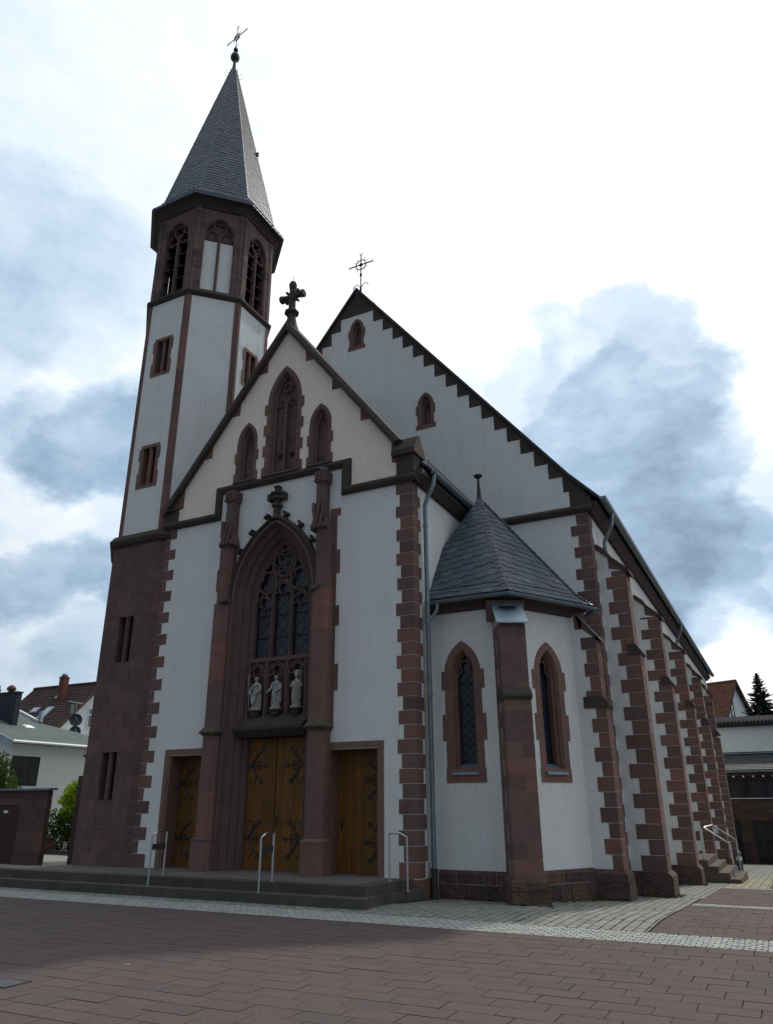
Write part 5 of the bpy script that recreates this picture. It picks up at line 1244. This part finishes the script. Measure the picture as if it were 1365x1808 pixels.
mb = MB(); mb.box(-21.9, -20.0, 8.24, 8.52, 4.7, 6.58); mb.box(-21.95, -19.95, 8.2, 8.56, 6.58, 6.63); ch = bpart(mb, 'chimney', M['clad'])
mb = MB(); mb.lathe([(.13, 6.6), (.13, 6.70), (.21, 6.73), (.21, 6.83), (.14, 6.90), (.03, 6.97)], -20.62, 8.38, 10); mb.build('cowl', M['brick'], ch)
mb = MB(); mb.tube([(-21.5, 8.38, 6.6), (-21.5, 8.38, 6.85)], .09, 8); mb.tube([(-21.5, 8.38, 6.82), (-21.48, 8.38, 7.0)], .045, 6); mb.build('flue', M['brick'], ch)
for o in ch.children: pass
mb = MB(); mb.box(-18.05, -17.985, 7.03, 8.42, 2.52, 3.70); w = bpart(mb, 'window', M['blackwood'])
mb = MB()
for a, b in ((7.09, 7.45), (7.52, 7.88), (7.95, 8.36)):
    for z0, z1 in ((2.58, 3.08), (3.13, 3.64)): mb.box(-17.99, -17.978, a, b, z0, z1)
mb.build('panes', M['window'], w)
mb = MB(); mb.loft([[(-20.2, 8.9, rz(-20.2) + .01), (-19.85, 8.9, rz(-19.85) + .01), (-19.85, 9.4, rz(-19.85) + .01), (-20.2, 9.4, rz(-20.2) + .01)], [(-20.15, 8.95, rz(-20.15) + .05), (-19.9, 8.95, rz(-19.9) + .05), (-19.9, 9.35, rz(-19.9) + .05), (-20.15, 9.35, rz(-20.15) + .05)]], caps=True); bpart(mb, 'skylight', M['trim'])
mb = MB(); mb.tube([(-20.9, 10.45, rz(-20.9)), (-21.1, 10.6, rz(-20.9) + .55)], .11, 8); bpart(mb, 'flue_pipe', M['zinc'])
# dishes and aerial on one mast on the roof edge
M['dish'] = mat('dark_dish_paint', (.035, .045, .055), .5)
for i, (y, z, r_, lab) in enumerate(((12.2, 5.72, .31, 'upper dark satellite dish on the mast behind the bungalow roof'), (12.25, 5.16, .28, 'lower dark satellite dish half hidden behind the bungalow roof edge'))):
    sd_ = empty('satellite_dish', lab, 'satellite dish', (-20.5, y, z), 'satellite dishes behind the bungalow roof'); cx = Vector((.76, -.62, .18)).normalized(); a = cx.orthogonal().normalized(); b = cx.cross(a)
    mb = MB(); rings = [[tuple((a * math.cos(2 * math.pi * k / 18) + b * math.sin(2 * math.pi * k / 18)) * r_ * q + cx * (.10 * q * q - .06)) for k in range(18)] for q in (.02, .35, .7, 1.0)]
    rings += [[tuple((a * math.cos(2 * math.pi * k / 18) + b * math.sin(2 * math.pi * k / 18)) * r_ * q + cx * (.10 * q * q - .085)) for k in range(18)] for q in (1.0, .7, .35, .02)]
    mb.loft(rings, caps=True); mb.build('dish', M['dish'], sd_, smooth=False)
    mb = MB(); mb.tube([tuple(-b * r_ * .9), tuple(cx * .30 - b * .1), tuple(cx * .33)], .012, 5); mb.tube([tuple(cx * .29), tuple(cx * .36)], .035, 8); mb.build('feed_arm', M['zinc'], sd_)
ae = empty('roof_aerial', 'thin metal aerial on a mast above the satellite dishes', 'aerial', (-20.62, 12.22, -.3))
mb = MB(); mb.tube([(0, 0, 0), (0, 0, 6.95)], .025, 6); mb.build('mast', M['zinc'], ae)
mb = MB(); mb.tube([(0, -.50, 6.90), (0, .38, 6.86)], .014, 5)
for k in range(7): mb.tube([(-.16, -.46 + k * .13, 6.895 - k * .006), (.16, -.46 + k * .13, 6.895 - k * .006)], .008, 4)
mb.box(-.03, .03, -.30, -.16, 6.35, 6.75); mb.build('antenna', M['zinc'], ae)

# tiled roof face: rows of tiles with random tone
def tiles(mb, p0, p1, q0, q1, rows, tw, thick=.03, lift=.01):
    p0, p1, q0, q1 = map(Vector, (p0, p1, q0, q1)); ex = (p1 - p0).normalized(); n = (p1 - p0).cross(q0 - p0).normalized()
    mb.add([p0, p1, q1, q0], [(0, 1, 2, 3)], 0, .3)
    for k in range(rows):
        a0, a1 = p0.lerp(q0, k / rows), p1.lerp(q1, k / rows); b0, b1 = p0.lerp(q0, min(1, (k + 1.1) / rows)), p1.lerp(q1, min(1, (k + 1.1) / rows))
        cnt = max(1, int((a1 - a0).length / tw))
        for i in range(cnt):
            t0, t1 = i / cnt, (i + .94) / cnt; h = lift + thick + random.uniform(-.005, .005)
            mb.add([a0.lerp(a1, t0) + n * h, a0.lerp(a1, t1) + n * h, b0.lerp(b1, t1) + n * lift, b0.lerp(b1, t0) + n * lift, a0.lerp(a1, t0), a0.lerp(a1, t1)], [(0, 1, 2, 3), (4, 5, 1, 0)])
bh = empty('gabled_house', 'white gabled house with steep brown tiled roof and brick chimney, left background', 'house', (-35, 24, -.5))
mb = MB(); mb.prism([(20.4, -.6), (28, -.6), (28, 6.0), (24.2, 9.75), (20.4, 6.05)], -38.9, -32.15, axis='x'); bpart(mb, 'wall', M['wall_w'], None, bh)
mb = MB(); tiles(mb, (-39.1, 19.8, 5.65), (-31.75, 19.8, 5.65), (-39.1, 24.1, 9.92), (-31.75, 24.1, 9.92), 22, .34, .035); tiles(mb, (-31.75, 28.4, 5.65), (-39.1, 28.4, 5.65), (-31.75, 24.1, 9.92), (-39.1, 24.1, 9.92), 22, .6, .035)
k_ = -39.1
while k_ < -31.8: mb.tube([(k_, 24.1, 9.95), (k_ + .33, 24.1, 9.99)], .11, 7); k_ += .32
br = bpart(mb, 'roof', M['brownroof'], None, bh)
mb = MB(); mb.loft([[(-31.75, 19.7, 5.5), (-31.65, 19.7, 5.5), (-31.65, 19.7, 5.7), (-31.75, 19.7, 5.7)], [(-31.75, 24.1, 9.80), (-31.65, 24.1, 9.80), (-31.65, 24.1, 10.0), (-31.75, 24.1, 10.0)]], caps=True); bpart(mb, 'bargeboard', M['brownwood'], None, bh)
mb = MB(); mb.box(-34.80, -34.32, 22.7, 23.15, 8.0, 10.35); mb.box(-34.83, -34.29, 22.67, 23.18, 10.30, 10.38); c_ = bpart(mb, 'chimney', M['brick'], None, bh)
mb = MB(); mb.lathe([(.2, 10.38), (.24, 10.48), (.18, 10.6), (.04, 10.63)], -34.56, 22.92, 10); mb.build('chimney_cap', M['zinc'], c_)
sl = lambda x, y: (x, y - .03, 9.92 - (24.1 - y) + .06)
for (xa, xb, ya, yb_) in ((-35.35, -34.85, 23.0, 23.55), (-36.45, -35.75, 21.95, 22.35), (-35.0, -34.3, 21.45, 22.3)):
    mb = MB(); q = [sl(xa, ya), sl(xb, ya), sl(xb, yb_), sl(xa, yb_)]; mb.loft([[(p[0], p[1], p[2]) for p in q], [(p[0], p[1] - .05, p[2] + .05) for p in q]], caps=True); sk = bpart(mb, 'skylight', M['trim_b'], None, bh)
    mb = MB(); q = [sl(xa + .1, ya + .08), sl(xb - .1, ya + .08), sl(xb - .1, yb_ - .08), sl(xa + .1, yb_ - .08)]; mb.add([(p[0], p[1] - .055, p[2] + .055) for p in q], [(0, 1, 2, 3)]); mb.build('pane', mat('skylight_glass', (.45, .55, .56), .2) if 'sg' not in M else M['sg'], sk)
mb = MB(); mb.box(-32.16, -32.10, 23.3, 24.9, 6.7, 8.1); w = bpart(mb, 'window', M['wframe'], None, bh)
mb = MB(); mb.box(-32.11, -32.08, 23.4, 24.8, 6.85, 7.6); mb.box(-32.11, -32.08, 23.4, 24.8, 7.72, 8.02); mb.build('pane', mat('blue_window_glass', (.10, .14, .20), .15), w)
mb = MB(); tiles(mb, (-38.6, 18.4, 6.9), (-34.6, 18.4, 6.3), (-38.6, 19.6, 7.6), (-34.8, 19.6, 6.95), 4, .34); mb.box(-38.6, -34.6, 18.5, 19.8, -.5, 6.2); bpart(mb, 'lean_to', M['brownroof'], None, bh)

# sandstone shed with dark red door
M['shed'] = mat('sandstone_shed_blocks', (.125, .078, .068), .9, (.085, .058, .05), 4, .4, 40, attr=STV)
M['reddoor'] = mat('dark_red_door', (.045, .014, .014), .55, (.03, .012, .012), 4)
sh = empty('stone_gateway', 'red sandstone gateway wall with dark red door and flat coping at the left edge', 'gateway', (-8.6, .1, .3))
mb = MB(); mb.box(-13, -7.16, .03, .12, .1, 2.14, 1); z = .30; i = 0
while z < 2.13:
    z1 = min(z + .27, 2.135); x = -7.13
    while x > -13:
        w = random.choice((.34, .46, .56, .3)); xa = x - w
        if z < 1.76 and x > -8.165 and xa < -8.165: xa = -8.165
        if z < 1.76 and x > -9.21 and x <= -8.16 and xa < -8.17: x = -9.21; continue
        mb.box(xa + .005, x - .005, 0, .06, z + .005, z1 - .005)
        x = xa
    mb.box(-7.3, -7.12, .065, .14, z + .005, z1 - .005)
    z = z1
mb.box(-9.205, -8.17, .0, .06, 1.765, 1.915); mb.box(-8.12, -7.09, -.06, .1, .2, .46); o_ = bpart(mb, 'wall', [M['shed'], M['mortar']], None, sh)
mb = MB(); mb.box(-13.1, -7.0, -.08, .18, 2.14, 2.19); bpart(mb, 'coping', M['zinc'], None, sh)
mb = MB(); mb.box(-9.20, -8.17, .02, .06, .26, 1.76); d_ = bpart(mb, 'door', M['reddoor'], None, sh)
mb = MB(); mb.box(-8.82, -8.66, .008, .02, 1.56, 1.62); mb.build('number_plate', M['trim'], d_)

def leafy(name, label, cat, base, blobs, n, ls, col, col2, trunk=None, group=None):
    root = empty(name, label, cat, base, group)
    key = 'leaf' + name + str(col); m = mat(name + '_leaves', col, .75, col2, 2.0, attr=[(.55, .6, .5), (1.0, 1.0, 1.0), (1.5, 1.35, 1.1), (.8, .85, .8)], spec=.35)
    t_ = m.node_tree; b = t_.nodes['Principled BSDF']; src = b.inputs['Base Color'].links[0].from_socket
    tr = t_.nodes.new('ShaderNodeBsdfTranslucent'); t_.links.new(src, tr.inputs['Color']); mxs = t_.nodes.new('ShaderNodeMixShader'); mxs.inputs[0].default_value = .55
    t_.links.new(b.outputs[0], mxs.inputs[1]); t_.links.new(tr.outputs[0], mxs.inputs[2]); t_.links.new(mxs.outputs[0], t_.nodes['Material Output'].inputs[0])
    mb = MB()
    tot = sum(r_[3] * r_[4] * r_[5] for r_ in blobs)
    for (x, y, z, rx, ry, rz_) in blobs:
        for _ in range(int(n * rx * ry * rz_ / tot)):
            while True:
                p = Vector((random.uniform(-1, 1), random.uniform(-1, 1), random.uniform(-1, 1)))
                if .25 < p.length < 1: break
            p = Vector((x + p.x * rx * random.uniform(.8, 1.15), y + p.y * ry, z + p.z * rz_ * random.uniform(.8, 1.15)))
            a = Vector((random.gauss(0, 1), random.gauss(0, 1), random.gauss(0, .6))).normalized(); c = a.orthogonal().normalized(); s_ = ls * random.uniform(.6, 1.4)
            mb.add([p - a * s_, p + c * s_ * .42, p + a * s_, p - c * s_ * .42], [(0, 1, 2, 3)])
    mb.build('foliage', m, root)
    mb = MB()
    for (x, y, z, rx, ry, rz_) in blobs:
        mb.tube([(x * .25, y * .25, 0), (x * .6, y * .6, z * .5), (x, y, z)], .03, 5, rads=[.05, .035, .015])
        for q in range(4):
            d = Vector((random.uniform(-1, 1) * rx, random.uniform(-1, 1) * ry, random.uniform(.0, 1) * rz_)) * .8; mb.tube([(x, y, z - rz_ * .3), (x + d.x, y + d.y, z + d.z)], .01, 4)
    mb.build('stems', M['brownwood'], root); return root
leafy('garden_shrub', 'bright yellow green shrub behind the low stone wall, left of the tower', 'shrub', (-15.2, 8.2, -.1), [(0, 0, 2.35, .55, .5, .5), (-.5, .1, 2.05, .45, .45, .30), (.4, .2, 1.9, .6, .5, .5), (-.1, 0, 1.55, .6, .5, .35), (.3, .1, 2.85, .25, .3, .25)], 3000, .085, (.30, .42, .02), (.22, .34, .018))
leafy('garden_shrub', 'dark green hedge shrub below the yellow green one', 'shrub', (-15.6, 7.9, -.1), [(-.4, 0, 1.15, .6, .5, .55), (.4, .1, 1.1, .8, .5, .6), (0, 0, .55, .9, .5, .5), (1.4, .3, .9, .7, .5, .7)], 2600, .07, (.045, .085, .012), (.03, .055, .012))
leafy('garden_shrub', 'upright green shrub behind the sandstone gateway wall', 'shrub', (-12.75, 2.9, .1), [(-.1, 0, 2.5, .40, .4, .4), (-.45, 0, 3.0, .30, .3, .45), (.25, .0, 2.1, .45, .3, .4), (-.7, .1, 2.5, .5, .4, .5), (.3, 0, 1.7, .6, .4, .5), (-.3, 0, 1.2, .6, .4, .8), (-.1, 0, 2.95, .12, .2, .3)], 2200, .08, (.07, .115, .02), (.04, .07, .015))
lw = empty('garden_wall', 'low dark sandstone garden wall with square piers below the shrubs', 'wall', (-15.5, 7.2, -.2))
mb = MB(); mb.box(-22, -11, 7.05, 7.3, -.4, .12); z = -.3
bpart(mb, 'wall', M['stone_dark'], None, lw)
for x in (-17.6, -15.55, -13.5):
    mb = MB(); mb.box(x - .32, x + .32, 6.92, 7.42, -.4, .52); mb.box(x - .36, x + .36, 6.88, 7.46, .52, .58); bpart(mb, 'pier', M['plinth'], None, lw)
    mb = MB(); 
    for q in range(5): mb.tube([(x + .45 + q * .25, 7.18, .1), (x + .45 + q * .25, 7.18, .48)], .012, 5)
    mb.tube([(x + .32, 7.18, .44), (x + 1.7, 7.18, .44)], .015, 5); bpart(mb, 'railing', M['iron'], None, lw)

# ------------------------------------------------------------------ background, right
M['rubble'] = mat('coursed_sandstone', (.12, .078, .066), .92, (.08, .056, .048), 3, .5, 30, attr=STV)
hall = empty('parish_hall', 'parish hall with white upper wall, grey pantile roof and sandstone ground floor', 'hall', (10, 41, -1.7))
hp = lambda mb, n, m: bpart(mb, n, m, None, hall)
mb = MB(); mb.box(-2, 26, 44, 50, -2, 6.62); hp(mb, 'upper_wall', M['wall_w'])
mb = MB(); mb.prism([(43.6, 6.62), (43.6, 6.84), (47, 7.6), (50.4, 6.84), (50.4, 6.62)], -2, 26, axis='x')
x = -2
while x < 26: mb.tube([(x, 43.55, 6.90), (x, 44.4, 7.10)], .085, 6); x += .24
M['capt'] = mat('dark_roof_caps', (.03, .032, .036), .95, spec=.05); hp(mb, 'upper_roof', M['capt'])
mb = MB(); tiles(mb, (-2, 39.5, 3.62), (26, 39.5, 3.62), (-2, 44, 4.78), (26, 44, 4.78), 11, .20, .03); mb.box(-2, 26, 43.9, 44.0, 4.7, 4.95); hp(mb, 'lower_roof', M['hallroof'])
mb = MB(); mb.box(-2, 26, 39.38, 39.5, 3.50, 3.60); mb.box(-2, 26, 43.80, 43.9, 4.82, 4.88); hp(mb, 'gutter', M['zinc'])
mb = MB(); mb.box(-2, 26, 39.55, 39.65, 3.28, 3.48); mb.box(-2, 26, 39.9, 40.3, 3.05, 3.3)
x = -1.9
while x < 26: mb.box(x - .05, x + .05, 39.45, 40.1, 3.20, 3.28, 1); x += .573
hp(mb, 'eaves', [M['brownwood'], M['trim']])
mb = MB(); mb.box(-2, 26, 40.15, 40.3, 1.98, 3.06); cw = hp(mb, 'window_band', M['window'])
mb = MB(); x = -1.65
while x < 26: mb.box(x - .12, x + .12, 40.02, 40.2, 1.98, 3.06); x += 1.12
mb.build('posts', M['blackwood'], cw)
mb = MB(); mb.box(-2, 26, 39.94, 40.16, 1.93, 1.975); mb.build('sill', M['trim'], cw)
mb = MB(); mb.box(-2, 26, 40.06, 44, -2.2, 1.93, 1); z = -1.75
DO = [(7.12, 7.72), (8.5, 10.4)]
while z < 1.92:
    z1 = min(z + random.choice((.14, .18, .22)), 1.925); x = -2
    while x < 26:
        xe = min(x + random.uniform(.3, .9), 26); segs = [(x, xe)]
        if z < .58:
            for a, b in DO:
                ns = []
                for p, q in segs:
                    if q <= a or p >= b: ns.append((p, q))
                    else:
                        if p < a: ns.append((p, a))
                        if q > b: ns.append((b, q))
                segs = ns
        for p, q in segs:
            if q - p > .03: mb.box(p + .006, q - .006, 40.0 - random.uniform(0, .012), 40.08, z + .006, z1 - .006)
        x = xe
    z = z1
hp(mb, 'lower_wall', [M['rubble'], M['rubble']])
for i, (a, b) in enumerate(DO):
    mb = MB(); mb.box(a, b, 40.03, 40.055, -1.75, .58); d_ = hp(mb, 'door', M['window'])
    mb = MB()
    for x in ([a, b - .05] if i == 0 else [a, a + .62, a + .9, b - .06]): mb.box(x, x + .06, 40.0, 40.03, -1.75, .58)
    for z in (-1.7, -.6, .52): mb.box(a, b, 40.0, 40.028, z, z + .06)
    mb.build('door_frame', M['blackwood'], d_)
rh = empty('red_roofed_house', 'white house with steep orange red tiled roof above the parish hall', 'house', (7.94, 70, -2))
a_ = rad(25); nX, nY = math.cos(a_), -math.sin(a_); tX, tY = math.sin(a_), math.cos(a_)
Q = lambda t, z, back=0.0: (7.94 + tX * t - nX * back, 70 + tY * t - nY * back, z)
mb = MB(); pl = [(-2.35, -2.5), (2.35, -2.5), (2.35, 9.6), (0, 13.0), (-2.35, 9.6)]
mb.loft([[Q(t, z, .35) for t, z in pl], [Q(t, z, 11) for t, z in pl]], caps=True); rw = mb.build('wall', M['wall_w'], rh); rw.matrix_parent_inverse = Matrix.Translation(-rh.location)
mb = MB(); tiles(mb, Q(-3.1, 9.25, 11), Q(-3.1, 9.25, 0), Q(0, 13.3, 11), Q(0, 13.3, 0), 26, .22, .04); tiles(mb, Q(2.9, 9.25, 0), Q(2.9, 9.25, 11), Q(0, 13.3, 0), Q(0, 13.3, 11), 20, .5, .04)
k_ = 0
while k_ < 11: mb.tube([Q(0, 13.33, k_), Q(0, 13.37, k_ + .34)], .12, 6); k_ += .36
o_ = mb.build('roof', M['redroof'], rh); o_.matrix_parent_inverse = Matrix.Translation(-rh.location)
mb = MB()
for s_, e in ((1, 2.9),): mb.loft([[Q(0, 13.28, -.06), Q(0, 13.28, .35), Q(0, 12.92, .35), Q(0, 12.92, -.06)], [Q(s_ * e, 9.2, -.06), Q(s_ * e, 9.2, .35), Q(s_ * e, 8.85, .35), Q(s_ * e, 8.85, -.06)]], caps=True)
mb.loft([[Q(-.0, 13.28, -.04), Q(0, 13.28, .02), Q(0, 13.12, .02), Q(0, 13.12, -.04)], [Q(-3.1, 9.22, -.04), Q(-3.1, 9.22, .02), Q(-3.1, 9.06, .02), Q(-3.1, 9.06, -.04)]], caps=True)
o_ = mb.build('bargeboard', M['brownwood'], rh); o_.matrix_parent_inverse = Matrix.Translation(-rh.location)
mb = MB(); mb.loft([[Q(-1.45, 9.6, .30), Q(-.8, 9.6, .30), Q(-.8, 11.2, .30), Q(-1.1, 11.5, .30), Q(-1.45, 11.2, .30)], [Q(-1.45, 9.6, .36), Q(-.8, 9.6, .36), Q(-.8, 11.2, .36), Q(-1.1, 11.5, .36), Q(-1.45, 11.2, .36)]], caps=True); w = mb.build('window', M['blackwood'], rh); w.matrix_parent_inverse = Matrix.Translation(-rh.location)
mb = MB(); mb.loft([[Q(-1.35, 9.75, .27), Q(-1.1, 9.75, .27), Q(-1.1, 10.9, .27), Q(-1.35, 10.9, .27)], [Q(-1.35, 9.75, .295), Q(-1.1, 9.75, .295), Q(-1.1, 10.9, .295), Q(-1.35, 10.9, .295)]], caps=True); mb.build('pane', M['wframe'], w)
mb = MB(); mb.tube([Q(0, 13.3, 2.6), (Q(0, 0, 2.6)[0] - .15, Q(0, 0, 2.6)[1], 15.3)], .018, 5); o_ = mb.build('lightning_rod', M['brick'], rh); o_.matrix_parent_inverse = Matrix.Translation(-rh.location)

def conifer(name, label, x, y, z0, h, w, nb, seed, col, col2, lo=.06):
    rnd = random.Random(seed); root = empty(name, label, 'conifer', (x, y, z0), 'dark conifers above the parish hall')
    m = mat(name + '_needles', col, .8, col2, 1.5, attr=[(.5, .55, .55), (1, 1, 1), (1.5, 1.4, 1.2), (.75, .8, .8)])
    mb = MB(); mt = MB()
    mt.tube([(0, 0, 0), (.02, 0, h * .5), (0, 0, h)], .1, 7, rads=[.16, .09, .012])
    for i in range(nb):
        t = lo + (1 - lo) * (i / nb) ** .85; z = h * t; L = w * (1 - t) ** .82 * rnd.uniform(.55, 1.3) + .05; a = i * 2.399 + rnd.uniform(-.4, .4)
        d = Vector((math.cos(a), math.sin(a), 0)); dr = rnd.uniform(-.30, -.08); up = .22 * rnd.random()
        pt = lambda s_: Vector((0, 0, z)) + d * L * s_ + Vector((0, 0, L * (dr * math.sin(s_ * 2.2) + up * s_ * s_)))
        mt.tube([pt(0), pt(.5), pt(1)], .02, 4, rads=[.028, .018, .006])
        for q in range(int(14 + L * 46)):
            s_ = rnd.uniform(.12, 1.03); p = pt(s_); side = d.cross(Vector((0, 0, 1))) * rnd.choice((-1, 1)); ll = (.10 + .26 * (1 - s_) * L) * rnd.uniform(.6, 1.3) * (.45 + .55 * min(1, (1 - t) / .3))
            dir_ = (side * rnd.uniform(.3, 1) + d * .55 + Vector((0, 0, rnd.uniform(-.55, .15)))).normalized(); nn = dir_.cross(Vector((rnd.uniform(-1, 1), rnd.uniform(-1, 1), 1))).normalized(); ww = .075 + .05 * rnd.random()
            e = p + dir_ * ll
            mb.add([p - nn * ww * .5, p.lerp(e, .5) + nn * ww, e, p.lerp(e, .5) - nn * ww], [(0, 1, 2, 3)], 0, rnd.random())
    mb.build('crown', m, root); mt.build('trunk', M['brownwood'], root)
conifer('spruce_tree', 'tall pointed dark spruce behind the parish hall roof', 10.0, 60, -2.0, 14.5, 4.4, 360, 3, (.030, .046, .036), (.018, .030, .024), .35)
conifer('spruce_tree', 'shorter bushy dark conifer right of the tall spruce', 11.7, 63, -2.0, 12.2, 5.5, 300, 5, (.030, .045, .034), (.018, .028, .022), .35)
conifer('spruce_tree', 'low dark conifer beside the red roofed house gable', 9.05, 61, -2.0, 11.6, 3.0, 240, 8, (.018, .028, .020), (.011, .018, .014), .4)
